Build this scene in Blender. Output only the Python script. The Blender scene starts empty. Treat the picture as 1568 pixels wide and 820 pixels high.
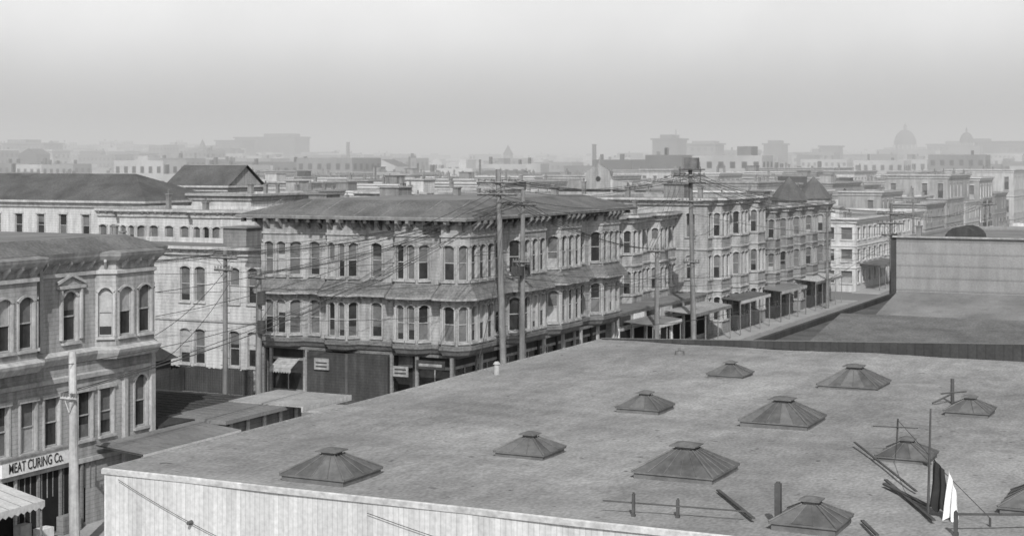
import bpy, math, random
from mathutils import Vector, Matrix, noise
random.seed(7)
scene = bpy.context.scene
COL = scene.collection

# ------------------------------------------------------------ materials
def N(nt, t, **kw):
    n = nt.nodes.new(t)
    for k, v in kw.items():
        setattr(n, k, v)
    return n

def mat(name, val, var=0.25, scale=0.6, rough=0.9, streak=0.0, siding=0.0, plank=0.0, bump=0.15, fine=0.12, spec=0.2, grime=0.0):
    m = bpy.data.materials.new(name); m.use_nodes = True
    nt = m.node_tree; b = nt.nodes['Principled BSDF']
    b.inputs['Roughness'].default_value = rough
    b.inputs['Specular IOR Level'].default_value = spec
    L = nt.links.new
    geo = N(nt, 'ShaderNodeNewGeometry')
    n1 = N(nt, 'ShaderNodeTexNoise'); n1.inputs['Scale'].default_value = scale; n1.inputs['Detail'].default_value = 6
    n1.inputs['Roughness'].default_value = 0.62
    L(geo.outputs['Position'], n1.inputs['Vector'])
    mr = N(nt, 'ShaderNodeMapRange'); mr.inputs['From Min'].default_value = 0.3; mr.inputs['From Max'].default_value = 0.7
    mr.inputs['To Min'].default_value = 1 - var; mr.inputs['To Max'].default_value = 1 + var
    L(n1.outputs['Fac'], mr.inputs['Value'])
    n2 = N(nt, 'ShaderNodeTexNoise'); n2.inputs['Scale'].default_value = 7.0; n2.inputs['Detail'].default_value = 4
    L(geo.outputs['Position'], n2.inputs['Vector'])
    mr2 = N(nt, 'ShaderNodeMapRange'); mr2.inputs['From Min'].default_value = 0.3; mr2.inputs['From Max'].default_value = 0.7
    mr2.inputs['To Min'].default_value = 1 - fine; mr2.inputs['To Max'].default_value = 1 + fine
    L(n2.outputs['Fac'], mr2.inputs['Value'])
    mul = N(nt, 'ShaderNodeMath', operation='MULTIPLY'); L(mr.outputs[0], mul.inputs[0]); L(mr2.outputs[0], mul.inputs[1])
    cur = mul.outputs[0]
    hgt = n2.outputs['Fac']
    sep = N(nt, 'ShaderNodeSeparateXYZ'); L(geo.outputs['Position'], sep.inputs[0])
    if streak > 0:
        mp = N(nt, 'ShaderNodeMapping'); mp.inputs['Scale'].default_value = (2.2, 2.2, 0.18)
        L(geo.outputs['Position'], mp.inputs['Vector'])
        n3 = N(nt, 'ShaderNodeTexNoise'); n3.inputs['Scale'].default_value = 1.4; n3.inputs['Detail'].default_value = 5
        L(mp.outputs[0], n3.inputs['Vector'])
        m3 = N(nt, 'ShaderNodeMapRange'); m3.inputs['From Min'].default_value = 0.35; m3.inputs['From Max'].default_value = 0.65
        m3.inputs['To Min'].default_value = 1 - streak; m3.inputs['To Max'].default_value = 1 + streak * 0.6
        L(n3.outputs['Fac'], m3.inputs['Value'])
        q = N(nt, 'ShaderNodeMath', operation='MULTIPLY'); L(cur, q.inputs[0]); L(m3.outputs[0], q.inputs[1]); cur = q.outputs[0]
    if grime > 0:
        mp = N(nt, 'ShaderNodeMapping'); mp.inputs['Scale'].default_value = (1.0, 1.0, 0.45); mp.inputs['Location'].default_value = (13, 7, 3)
        L(geo.outputs['Position'], mp.inputs['Vector'])
        n4 = N(nt, 'ShaderNodeTexNoise'); n4.inputs['Scale'].default_value = 0.9; n4.inputs['Detail'].default_value = 8; n4.inputs['Roughness'].default_value = .7
        L(mp.outputs[0], n4.inputs['Vector'])
        m4 = N(nt, 'ShaderNodeMapRange'); m4.inputs['From Min'].default_value = 0.5; m4.inputs['From Max'].default_value = 0.68
        m4.inputs['To Min'].default_value = 1.0; m4.inputs['To Max'].default_value = 1 - grime
        L(n4.outputs['Fac'], m4.inputs['Value'])
        q = N(nt, 'ShaderNodeMath', operation='MULTIPLY'); L(cur, q.inputs[0]); L(m4.outputs[0], q.inputs[1]); cur = q.outputs[0]
    if siding > 0:
        d = N(nt, 'ShaderNodeMath', operation='DIVIDE'); d.inputs[1].default_value = siding; L(sep.outputs['Z'], d.inputs[0])
        fr = N(nt, 'ShaderNodeMath', operation='FRACT'); L(d.outputs[0], fr.inputs[0])
        c = N(nt, 'ShaderNodeMapRange'); c.inputs['From Min'].default_value = 0.0; c.inputs['From Max'].default_value = 0.22
        c.inputs['To Min'].default_value = 0.68; c.inputs['To Max'].default_value = 1.0
        L(fr.outputs[0], c.inputs['Value'])
        q = N(nt, 'ShaderNodeMath', operation='MULTIPLY'); L(cur, q.inputs[0]); L(c.outputs[0], q.inputs[1]); cur = q.outputs[0]
    if plank > 0:
        ad = N(nt, 'ShaderNodeMath', operation='ADD'); L(sep.outputs['X'], ad.inputs[0]); L(sep.outputs['Y'], ad.inputs[1])
        d = N(nt, 'ShaderNodeMath', operation='DIVIDE'); d.inputs[1].default_value = plank; L(ad.outputs[0], d.inputs[0])
        fr = N(nt, 'ShaderNodeMath', operation='FRACT'); L(d.outputs[0], fr.inputs[0])
        fl = N(nt, 'ShaderNodeMath', operation='FLOOR'); L(d.outputs[0], fl.inputs[0])
        wn = N(nt, 'ShaderNodeTexWhiteNoise', noise_dimensions='1D'); L(fl.outputs[0], wn.inputs['W'])
        wr = N(nt, 'ShaderNodeMapRange'); wr.inputs['To Min'].default_value = 0.88; wr.inputs['To Max'].default_value = 1.05
        L(wn.outputs['Value'], wr.inputs['Value'])
        c = N(nt, 'ShaderNodeMapRange'); c.inputs['From Min'].default_value = 0.0; c.inputs['From Max'].default_value = 0.25
        c.inputs['To Min'].default_value = 0.75; c.inputs['To Max'].default_value = 1.0
        L(fr.outputs[0], c.inputs['Value'])
        q = N(nt, 'ShaderNodeMath', operation='MULTIPLY'); L(cur, q.inputs[0]); L(c.outputs[0], q.inputs[1])
        q2 = N(nt, 'ShaderNodeMath', operation='MULTIPLY'); L(q.outputs[0], q2.inputs[0]); L(wr.outputs[0], q2.inputs[1]); cur = q2.outputs[0]
    sc = N(nt, 'ShaderNodeMath', operation='MULTIPLY'); sc.inputs[1].default_value = val; L(cur, sc.inputs[0])
    comb = N(nt, 'ShaderNodeCombineColor')
    for i in range(3):
        L(sc.outputs[0], comb.inputs[i])
    L(comb.outputs[0], b.inputs['Base Color'])
    bp = N(nt, 'ShaderNodeBump'); bp.inputs['Strength'].default_value = bump; bp.inputs['Distance'].default_value = 0.05
    L(hgt, bp.inputs['Height']); L(bp.outputs[0], b.inputs['Normal'])
    return m

M = {}
M['main'] = mat('weathered_siding', 0.29, 0.2, 0.35, streak=0.22, siding=0.22, grime=.3)
M['maintrim'] = mat('weathered_trim', 0.30, 0.18, 0.8, streak=0.2, grime=.35)
M['skirt'] = mat('skirt_shingles', 0.13, 0.3, 1.2, siding=0.3, fine=0.25)
M['mainroof'] = mat('old_roofing', 0.12, 0.3, 0.5, fine=0.25)
M['left'] = mat('grey_siding', 0.29, 0.16, 0.35, streak=0.2, siding=0.2, grime=.3)
M['lefttrim'] = mat('grey_trim', 0.35, 0.16, 0.8, streak=0.18, grime=.3)
M['white'] = mat('white_paint_siding', 0.5, 0.14, 0.4, streak=0.18, siding=0.2, grime=.2)
M['whitetrim'] = mat('white_trim', 0.52, 0.1, 0.8)
M['light'] = mat('light_siding', 0.40, 0.15, 0.4, streak=0.18, siding=0.25, grime=.25)
M['mid'] = mat('mid_siding', 0.28, 0.18, 0.4, streak=0.2, siding=0.25, grime=.3)
M['dark'] = mat('dark_siding', 0.05, 0.3, 0.4, streak=0.2, siding=0.2)
M['dim'] = mat('brown_siding', 0.18, 0.25, 0.4, streak=0.22, siding=0.25)
M['roof_d'] = mat('dark_roof', 0.085, 0.3, 0.4, fine=0.25)
M['roof_m'] = mat('tar_gravel_roof', 0.17, 0.25, 0.3, grime=.2)
M['roof_l'] = mat('pale_roof', 0.28, 0.25, 0.3, fine=.2, grime=.25)
M['glass'] = mat('window_glass', 0.03, 0.5, 0.9, rough=0.2, bump=0.0, spec=0.4)
M['blind'] = mat('window_blind', 0.30, 0.25, 0.9)
M['shadeb'] = mat('dark_window_shade', 0.11, 0.35, 0.9)
M['sash'] = mat('sash_paint', 0.3, 0.15, 1.0)
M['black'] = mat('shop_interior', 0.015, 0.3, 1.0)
M['pole'] = mat('pole_timber', 0.16, 0.2, 1.0, streak=0.35)
M['poleL'] = mat('pale_pole_timber', 0.33, 0.15, 1.0, streak=0.3)
M['wire'] = mat('wire_metal', 0.06, 0.1)
M['wood'] = mat('old_timber', 0.07, 0.3, 1.0)
M['whitewash'] = mat('whitewashed_boards', 0.47, 0.10, 0.4, streak=0.12, plank=0.16)
M['coping'] = mat('roof_coping', 0.38, 0.25, 1.5, fine=0.2)
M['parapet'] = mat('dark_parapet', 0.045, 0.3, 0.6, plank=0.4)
M['skyglass'] = mat('skylight_wired_glass', 0.085, 0.35, 1.5, rough=0.6, spec=0.2)
M['skyframe'] = mat('skylight_sheet_metal', 0.115, 0.3, 1.5, rough=0.7)
M['canvas'] = mat('awning_canvas', 0.46, 0.14, 1.0, grime=.2)
M['cloth'] = mat('white_cloth', 0.75, 0.08, 2.0)
M['darkcloth'] = mat('dark_cloth', 0.03, 0.2, 2.0)
M['signw'] = mat('sign_white', 0.58, 0.1, 1.0)
M['signk'] = mat('sign_black', 0.04, 0.1, 1.0)
M['walk'] = mat('pavement_concrete', 0.3, 0.18, 0.5)
M['road'] = mat('road_cobbles', 0.2, 0.2, 0.3)
M['dirt'] = mat('ground_dirt', 0.18, 0.25, 0.01)
M['grey'] = mat('stucco_wall', 0.225, 0.16, 0.2, streak=0.06, siding=1.1, grime=.15)
M['hotel'] = mat('far_stone', 0.25, 0.1, 0.05)
M['fA'] = mat('far_wall_pale', 0.34, 0.25, 0.05)
M['fB'] = mat('far_wall_mid', 0.17, 0.3, 0.05)
M['fC'] = mat('far_wall_dark', 0.08, 0.3, 0.05)
M['chim'] = mat('chimney_brick', 0.17, 0.3, 1.0)

def roof_mat():
    m = bpy.data.materials.new('felt_and_gravel_roofing'); m.use_nodes = True
    nt = m.node_tree; b = nt.nodes['Principled BSDF']; L = nt.links.new
    b.inputs['Roughness'].default_value = 0.95; b.inputs['Specular IOR Level'].default_value = 0.1
    geo = N(nt, 'ShaderNodeNewGeometry')
    cur = None
    for sc, lo, hi, det, mapsc in ((0.09, 0.8, 1.18, 5, (1, 1, 1)), (0.45, 0.84, 1.15, 7, (1, .5, 1)), (2.0, 0.88, 1.12, 5, (1, .4, 1)), (11.0, 0.8, 1.2, 4, (1, .5, 1)), (0.35, 0.93, 1.07, 4, (0.2, 2.6, 1))):
        mp = N(nt, 'ShaderNodeMapping'); mp.inputs['Scale'].default_value = mapsc; L(geo.outputs['Position'], mp.inputs['Vector'])
        n = N(nt, 'ShaderNodeTexNoise'); n.inputs['Scale'].default_value = sc; n.inputs['Detail'].default_value = det
        L(mp.outputs[0], n.inputs['Vector'])
        r = N(nt, 'ShaderNodeMapRange'); r.inputs['From Min'].default_value = 0.32; r.inputs['From Max'].default_value = 0.68
        r.inputs['To Min'].default_value = lo; r.inputs['To Max'].default_value = hi
        L(n.outputs['Fac'], r.inputs['Value'])
        if cur is None: cur = r.outputs[0]
        else:
            q = N(nt, 'ShaderNodeMath', operation='MULTIPLY'); L(cur, q.inputs[0]); L(r.outputs[0], q.inputs[1]); cur = q.outputs[0]
    q = N(nt, 'ShaderNodeMath', operation='MULTIPLY'); q.inputs[1].default_value = 0.238; L(cur, q.inputs[0])
    v = N(nt, 'ShaderNodeTexNoise'); v.inputs['Scale'].default_value = 2.6; v.inputs['Detail'].default_value = 2; L(geo.outputs['Position'], v.inputs['Vector'])
    vr = N(nt, 'ShaderNodeMapRange'); vr.inputs['From Min'].default_value = 0.69; vr.inputs['From Max'].default_value = 0.75
    vr.inputs['To Min'].default_value = 1; vr.inputs['To Max'].default_value = 0.5; L(v.outputs['Fac'], vr.inputs['Value'])
    q2 = N(nt, 'ShaderNodeMath', operation='MULTIPLY'); L(q.outputs[0], q2.inputs[0]); L(vr.outputs[0], q2.inputs[1])
    comb = N(nt, 'ShaderNodeCombineColor')
    for i in range(3): L(q2.outputs[0], comb.inputs[i])
    L(comb.outputs[0], b.inputs['Base Color'])
    return m
M['foreroof'] = roof_mat()

# ------------------------------------------------------------ mesh builder
class MB:
    def __init__(s):
        s.v = []; s.f = []; s.mi = []; s.mats = []
    def idx(s, m):
        if m not in s.mats: s.mats.append(m)
        return s.mats.index(m)
    def face(s, pts, m):
        k = len(s.v); s.v.extend([tuple(p) for p in pts]); s.f.append(tuple(range(k, k + len(pts)))); s.mi.append(s.idx(m))
    def box(s, x0, x1, y0, y1, z0, z1, m):
        if x0 > x1: x0, x1 = x1, x0
        if y0 > y1: y0, y1 = y1, y0
        s.hexa([(x0, y0), (x1, y0), (x1, y1), (x0, y1)], z0, z1, m)
    def hexa(s, pl, z0, z1, m):
        n = len(pl)
        s.face([(p[0], p[1], z1) for p in pl], m)
        s.face([(p[0], p[1], z0) for p in reversed(pl)], m)
        for i in range(n):
            a, b = pl[i], pl[(i + 1) % n]
            s.face([(a[0], a[1], z0), (b[0], b[1], z0), (b[0], b[1], z1), (a[0], a[1], z1)], m)
    def tube(s, a, b, r0, r1, m, n=8, caps=True):
        a = Vector(a); b = Vector(b); d = (b - a).normalized()
        u = d.cross(Vector((0, 0, 1)))
        if u.length < 1e-3: u = Vector((1, 0, 0))
        u.normalize(); w = d.cross(u)
        A = []; Bq = []
        for i in range(n):
            t = 2 * math.pi * i / n
            o = u * math.cos(t) + w * math.sin(t)
            A.append(a + o * r0); Bq.append(b + o * r1)
        for i in range(n):
            j = (i + 1) % n
            s.face([A[i], Bq[i], Bq[j], A[j]], m)
        if caps:
            s.face(list(A), m); s.face(list(reversed(Bq)), m)
    def make(s, name):
        me = bpy.data.meshes.new(name); me.from_pydata(s.v, [], s.f)
        for m in s.mats: me.materials.append(M[m] if isinstance(m, str) else m)
        me.polygons.foreach_set('material_index', s.mi)
        me.update()
        o = bpy.data.objects.new(name, me); COL.objects.link(o)
        return o

class G:  # group: top-level empty with named part meshes
    def __init__(s, name, loc):
        s.name = name; s.loc = Vector(loc); s.parts = {}
    def __getitem__(s, k):
        if k not in s.parts: s.parts[k] = MB()
        return s.parts[k]
    def done(s):
        e = bpy.data.objects.new(s.name, None); e.empty_display_size = 1; e.location = s.loc; COL.objects.link(e)
        for k, mb in s.parts.items():
            o = mb.make(k); o.parent = e; o.matrix_parent_inverse = Matrix.Translation(-s.loc)
        s.e = e
        return e
class S1:  # same interface, but every part goes in one mesh
    def __init__(s, name): s.name = name; s.mb = MB()
    def __getitem__(s, k): return s.mb
    def done(s): return s.mb.make(s.name)

def seg(p0, p1):
    dx, dy = p1[0] - p0[0], p1[1] - p0[1]; L = math.hypot(dx, dy)
    d = (dx / L, dy / L); n = (d[1], -d[0])
    return L, d, n

def wall(B, p0, p1, z0, z1, wins, wm, tm='maintrim', depth=0.16, lite=False, sash='sash'):
    """wins: (centre, width, zb, zt, archrise)"""
    L, d, n = seg(p0, p1)
    def P(a, o, z): return (p0[0] + d[0] * a + n[0] * o, p0[1] + d[1] * a + n[1] * o, z)
    W = B['walls']
    A = sorted(set([0, L] + [w[0] - w[1] / 2 for w in wins] + [w[0] + w[1] / 2 for w in wins]))
    Z = sorted(set([z0, z1] + [w[2] for w in wins] + [w[3] for w in wins]))
    for i in range(len(A) - 1):
        for j in range(len(Z) - 1):
            ca, cz = (A[i] + A[i + 1]) / 2, (Z[j] + Z[j + 1]) / 2
            if any(abs(ca - w[0]) < w[1] / 2 and w[2] < cz < w[3] for w in wins): continue
            W.face([P(A[i], 0, Z[j]), P(A[i + 1], 0, Z[j]), P(A[i + 1], 0, Z[j + 1]), P(A[i], 0, Z[j + 1])], wm)
    def ob(part, a0, a1, o0, o1, za, zb, m):
        B[part].hexa([P(a0, o1, 0)[:2], P(a1, o1, 0)[:2], P(a1, o0, 0)[:2], P(a0, o0, 0)[:2]], za, zb, m)
    for (c, w, zb, zt, ar) in wins:
        a0, a1 = c - w / 2, c + w / 2
        W.face([P(a0, 0, zb), P(a0, -depth, zb), P(a0, -depth, zt), P(a0, 0, zt)], tm)
        W.face([P(a1, 0, zb), P(a1, 0, zt), P(a1, -depth, zt), P(a1, -depth, zb)], tm)
        W.face([P(a0, 0, zt), P(a0, -depth, zt), P(a1, -depth, zt), P(a1, 0, zt)], tm)
        W.face([P(a0, 0, zb), P(a1, 0, zb), P(a1, -depth, zb), P(a0, -depth, zb)], tm)
        zm = zb + (zt - zb) * random.choice([0.5, 0.5, 0.3, 0.62, 0.2])
        top, bot = random.choice([('glass', 'glass'), ('shadeb', 'glass'), ('shadeb', 'glass'), ('shadeb', 'blind'), ('glass', 'shadeb'), ('shadeb', 'shadeb'), ('shadeb', 'shadeb'), ('shadeb', 'glass'), ('blind', 'glass')])
        GL = B['glass']
        GL.face([P(a0, -depth, zb), P(a1, -depth, zb), P(a1, -depth, zm), P(a0, -depth, zm)], bot)
        GL.face([P(a0, -depth, zm), P(a1, -depth, zm), P(a1, -depth, zt), P(a0, -depth, zt)], top)
        ob('sills', a0 - 0.1, a1 + 0.1, 0.002, 0.14, zb - 0.14, zb - 0.01, tm)
        if lite:
            ob('frames', a0 - 0.05, a1 + 0.05, 0.002, 0.1, zt + 0.01, zt + 0.15, tm)
            continue
        e = depth - 0.01
        zmid = (zb + zt) / 2
        ob('frames', a0 + .01, a1 - .01, -e, -e + 0.05, zmid - 0.03, zmid + 0.03, sash)
        ob('frames', a0 + .01, a0 + 0.05, -e, -e + 0.045, zb + .01, zt - .01, sash)
        ob('frames', a1 - 0.05, a1 - .01, -e, -e + 0.045, zb + .01, zt - .01, sash)
        ob('frames', a0 + .05, a1 - .05, -e, -e + 0.043, zb + .01, zb + 0.07, sash)
        ob('casings', a0 - 0.11, a0 - 0.005, 0.002, 0.06, zb, zt - ar, tm)
        ob('casings', a1 + 0.005, a1 + 0.11, 0.002, 0.06, zb, zt - ar, tm)
        if ar > 0:
            K = 6; arc = [(c - w / 2 + w * k / K, zt - ar + ar * math.sin(math.pi * k / K) ** 0.7) for k in range(K + 1)]
            h = K // 2
            B['casings'].face([P(a0, -0.02, zt)] + [P(a, -0.02, z) for a, z in arc[:h + 1]], tm)
            B['casings'].face([P(a, -0.02, z) for a, z in arc[h:]] + [P(a1, -0.02, zt)], tm)
            s = 1 + 0.24 / w
            out = [(c + (a - c) * s, z + 0.1) for a, z in arc]
            for k in range(K):
                q = [arc[k], arc[k + 1], out[k + 1], out[k]]
                B['casings'].face([P(a, 0.07, z) for a, z in q], tm)
                B['casings'].face([P(out[k][0], 0.07, out[k][1]), P(out[k + 1][0], 0.07, out[k + 1][1]), P(out[k + 1][0], 0, out[k + 1][1]), P(out[k][0], 0, out[k][1])], tm)
                B['casings'].face([P(arc[k][0], 0.07, arc[k][1]), P(arc[k][0], 0, arc[k][1]), P(arc[k + 1][0], 0, arc[k + 1][1]), P(arc[k + 1][0], 0.07, arc[k + 1][1])], tm)
        else:
            ob('casings', a0 - 0.16, a1 + 0.16, 0.002, 0.13, zt + 0.02, zt + 0.2, tm)

def offs(poly, closed):
    n = len(poly); res = []
    for i in range(n):
        ns = []
        if closed or i > 0: ns.append(seg(poly[i - 1], poly[i])[2])
        if closed or i < n - 1: ns.append(seg(poly[i], poly[(i + 1) % n])[2])
        if len(ns) == 1: res.append(ns[0])
        else:
            a, b = ns; k = 1 + a[0] * b[0] + a[1] * b[1]
            res.append(((a[0] + b[0]) / k, (a[1] + b[1]) / k))
    return res

def sweep(mb, poly, prof, m, closed=False):
    mm = offs(poly, closed); n = len(poly)
    def P(i, o, z): return (poly[i][0] + mm[i][0] * o, poly[i][1] + mm[i][1] * o, z)
    for i in range(n if closed else n - 1):
        j = (i + 1) % n
        for k in range(len(prof) - 1):
            (o0, za), (o1, zb) = prof[k], prof[k + 1]
            mt = m[k] if isinstance(m, (list, tuple)) else m
            mb.face([P(i, o0, za), P(j, o0, za), P(j, o1, zb), P(i, o1, zb)], mt)
    if not closed:
        mt = m[0] if isinstance(m, (list, tuple)) else m
        for i in (0, n - 1): mb.face([P(i, o, z) for o, z in prof], mt)
    return [P(i, prof[-1][0], prof[-1][1]) for i in range(n)]

def brackets(mb, p0, p1, z, step, depth, drop, m, w=0.14, pair=False):
    L, d, n = seg(p0, p1); k = max(1, int(L / step)); st = L / k
    for i in range(k):
        for off in ((-0.16, 0.16) if pair else (0,)):
            a = (i + 0.5) * st + off
            pts = []
            for s in (-w / 2, w / 2):
                x, y = p0[0] + d[0] * (a + s), p0[1] + d[1] * (a + s)
                pts.append([(x + n[0] * 0.003, y + n[1] * 0.003, z - drop), (x + n[0] * depth * .35, y + n[1] * depth * .35, z - drop * .75), (x + n[0] * depth, y + n[1] * depth, z - drop * .25), (x + n[0] * depth, y + n[1] * depth, z), (x + n[0] * 0.003, y + n[1] * 0.003, z)])
            mb.face(pts[0], m); mb.face(list(reversed(pts[1])), m)
            for q in range(5):
                r = (q + 1) % 5
                mb.face([pts[0][q], pts[0][r], pts[1][r], pts[1][q]], m)

def floorwins(p0, p1, n, w, zb, zt, ar):
    L = seg(p0, p1)[0]
    w = min(w, L / n * 0.68)
    return [((i + 0.5) * L / n, w, zb, zt, ar) for i in range(n)]

def cyl(mb, x, y, z0, z1, r0, r1, m, n=12, lean=(0, 0)):
    mb.tube((x, y, z0), (x + lean[0], y + lean[1], z1), r0, r1, m, n)

# ------------------------------------------------------------ terrain
F = 2400.0
CY, SY = 0.8987, 0.4385
def camf(x, y):
    X = CY * x + SY * y; Y = -SY * x + CY * y
    return X, Y
def sm(t):
    t = max(0, min(1, t)); return t * t * (3 - 2 * t)
def ground_h(x, y):
    X, Y = camf(x, y); r = math.hypot(X, Y)
    if r < 420 or Y < 0: return 0.0
    a = X / max(Y, 1)
    hill = 9 + 15 * sm((-a - 0.08) / 0.14) + 7 * sm((a - 0.03) / 0.1)
    hill += 5 * math.exp(-((a + 0.16) / 0.035) ** 2)
    k = sm((r - 420) / 1700)
    return hill * k + 2.5 * noise.noise(Vector((x / 260, y / 260, 0))) * k

gm = MB()
rings = [0, 30, 60, 120, 240, 420] + [420 + 130 * i for i in range(1, 20)] + [3500, 5000, 9000, 16000]
NA = 144
prev = None
for r in rings:
    row = []
    for i in range(NA):
        t = 2 * math.pi * i / NA
        x, y = r * math.cos(t), r * math.sin(t)
        row.append((x, y, ground_h(x, y) if r < 3000 else ground_h(x, y) * 0.8))
    if prev:
        for i in range(NA):
            j = (i + 1) % NA
            gm.face([prev[i], row[i], row[j], prev[j]], 'dirt')
    prev = row
gm.make('ground')

def sheet(name, x0, x1, y0, y1, z, m):
    b = MB(); b.face([(x0, y0, z), (x1, y0, z), (x1, y1, z), (x0, y1, z)], m); return b.make(name)
sheet('main_street', -46.3, -34.6, -20, 420, 0.01, 'road')
sheet('cross_street', -300, -46.3, 77, 90, 0.012, 'road')
b = MB()
for (x0, x1, y0, y1) in ((-50, -46.3, -20, 76), (-50, -46.3, 91, 192), (-50, -46.3, 204, 420), (-34.6, -31.2, -20, 420), (-300, -50, 90.2, 93.9), (-300, -50, 73.5, 76.8)):
    b.box(x0, x1, y0, y1, 0.0, 0.14, 'walk')
b.make('pavement')
b = MB()
for x in (-41.9, -40.45, -39.0, -37.6):
    b.box(x, x + 0.08, -20, 420, 0.011, 0.03, 'wire')
b.make('streetcar_rails')

# ------------------------------------------------------------ foreground warehouse with skylights
X0, X1, Y0, Y1, ZR = -31.1, 8.0, 36.3, 74.0, 8.0
g = G('warehouse', (X0, Y0, 0))
rf = g['roof']
nx, ny = 60, 60
def rz(x, y):
    e = min((x - X0), (y - Y0), 3.0) / 3.0
    return ZR + 0.12 * e * noise.noise(Vector((x * 0.2, y * 0.2, 0))) + 0.02 * noise.noise(Vector((x * 1.1, y * 1.1, 3)))
for i in range(nx):
    for j in range(ny):
        q = []
        for (a, c) in ((i, j), (i + 1, j), (i + 1, j + 1), (i, j + 1)):
            x = X0 + (X1 - X0) * a / nx; y = Y0 + (Y1 - Y0) * c / ny
            q.append((x, y, rz(x, y)))
        rf.face(q, 'foreroof')
w = g['walls']
w.face([(X0, Y0, 0), (X1, Y0, 0), (X1, Y0, ZR - 0.12), (X0, Y0, ZR - 0.12)], 'whitewash')
w.face([(X0, Y1, 0), (X0, Y0, 0), (X0, Y0, ZR - 0.12), (X0, Y1, ZR - 0.12)], 'whitewash')
w.face([(X1, Y0, 0), (X1, Y1, 0), (X1, Y1, ZR - 0.12), (X1, Y0, ZR - 0.12)], 'whitewash')
w.face([(X1, Y1, 0), (X0, Y1, 0), (X0, Y1, ZR - 0.12), (X1, Y1, ZR - 0.12)], 'whitewash')
c = g['coping']
cp = [(X0, Y1)] + [(X0 + .03 * math.sin(k * 1.7), Y1 - (Y1 - Y0) * k / 8) for k in range(1, 8)] + [(X0, Y0)] + [(X0 + k * 3.0, Y0 + .035 * math.sin(k * 2.1)) for k in range(1, 13)] + [(X1, Y0)]
sweep(c, cp, [(0.0, ZR - 0.15), (0.06, ZR - 0.14), (0.06, ZR + 0.0), (0.02, ZR + 0.035), (-0.10, ZR + 0.03), (-0.13, ZR - 0.03)], ['whitewash', 'coping', 'coping', 'foreroof', 'foreroof'])
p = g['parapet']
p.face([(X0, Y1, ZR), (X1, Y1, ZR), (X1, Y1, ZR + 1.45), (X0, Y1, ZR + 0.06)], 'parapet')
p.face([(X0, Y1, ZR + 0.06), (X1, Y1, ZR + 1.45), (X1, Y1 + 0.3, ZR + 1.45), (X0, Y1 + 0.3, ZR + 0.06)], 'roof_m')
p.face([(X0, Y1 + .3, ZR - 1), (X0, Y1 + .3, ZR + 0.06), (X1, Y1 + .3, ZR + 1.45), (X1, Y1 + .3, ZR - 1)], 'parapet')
g.done()

def skylight(x, y, w, d=None, h=None):
    d = d or w; h = h or 0.26 * w
    g = G('roof_skylight', (x, y, ZR))
    z0 = ZR + 0.14
    hw, hd = w / 2, d / 2
    g['kerb'].box(x - hw, x + hw, y - hd, y + hd, ZR - 0.1, z0, 'skyframe')
    e = 0.05
    base = [(x - hw - e, y - hd - e), (x + hw + e, y - hd - e), (x + hw + e, y + hd + e), (x - hw - e, y + hd + e)]
    tw = w * 0.12
    zt = z0 + h
    top = [(x - tw, y - tw), (x + tw, y - tw), (x + tw, y + tw), (x - tw, y + tw)]
    g['drip_edge'].hexa(base, z0 + 0.001, z0 + 0.05, 'skyframe')
    zb = z0 + 0.052
    for i in range(4):
        j = (i + 1) % 4
        a, b_, c_, dd = base[i], base[j], top[j], top[i]
        n = max(3, int(w / 0.45))
        for k in range(n):
            f0, f1 = k / n, (k + 1) / n; j_ = random.uniform(-.008, .008)
            def lp(p, q, f): return (p[0] + (q[0] - p[0]) * f, p[1] + (q[1] - p[1]) * f)
            g['glazing'].face([(*lp(a, b_, f0), zb + j_), (*lp(a, b_, f1), zb + j_), (*lp(dd, c_, f1), zt + j_), (*lp(dd, c_, f0), zt + j_)], random.choice(['skyglass', 'skyglass', 'skyframe']))
        g['glazing_bars'].tube((a[0], a[1], zb + .01), (dd[0], dd[1], zt + .01), 0.03, 0.025, 'skyframe', 6)
        for k in range(1, n):
            f = k / n
            s0 = (a[0] + (b_[0] - a[0]) * f, a[1] + (b_[1] - a[1]) * f, zb + .01)
            s1 = (dd[0] + (c_[0] - dd[0]) * f, dd[1] + (c_[1] - dd[1]) * f, zt + .01)
            g['glazing_bars'].tube(s0, s1, 0.012, 0.012, 'skyframe', 4)
    g['ventilator'].box(x - tw * .9, x + tw * .9, y - tw * .9, y + tw * .9, zt - 0.02, zt + 0.08, 'skyframe')
    t2 = tw * 1.4
    cb = [(x - t2, y - t2), (x + t2, y - t2), (x + t2, y + t2), (x - t2, y + t2)]
    g['ventilator'].hexa(cb, zt + 0.081, zt + 0.11, 'skyframe')
    for i in range(4):
        j = (i + 1) % 4
        g['ventilator'].face([(cb[i][0], cb[i][1], zt + 0.11), (cb[j][0], cb[j][1], zt + 0.11), (x + (cb[j][0] - x) * .3, y + (cb[j][1] - y) * .3, zt + 0.18), (x + (cb[i][0] - x) * .3, y + (cb[i][1] - y) * .3, zt + 0.18)], 'skyframe')
    g['ventilator'].face([(x + (q[0] - x) * .3, y + (q[1] - y) * .3, zt + 0.18) for q in cb], 'skyframe')
    g.done()
for (x, y, w) in ((-24.4, 38.2, 2.05), (-20.75, 43.8, 1.6), (-20.7, 53.5, 1.6), (-20.7, 63.4, 1.5), (-15.4, 43.1, 2.35), (-15.4, 53.0, 2.35), (-15.3, 62.8, 2.35),
                  (-10.4, 38.3, 1.6), (-10.1, 48.1, 1.5), (-9.9, 57.8, 1.5), (-5.3, 42.8, 2.2), (-4.5, 52.5, 2.4)):
    skylight(x, y, w)

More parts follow.
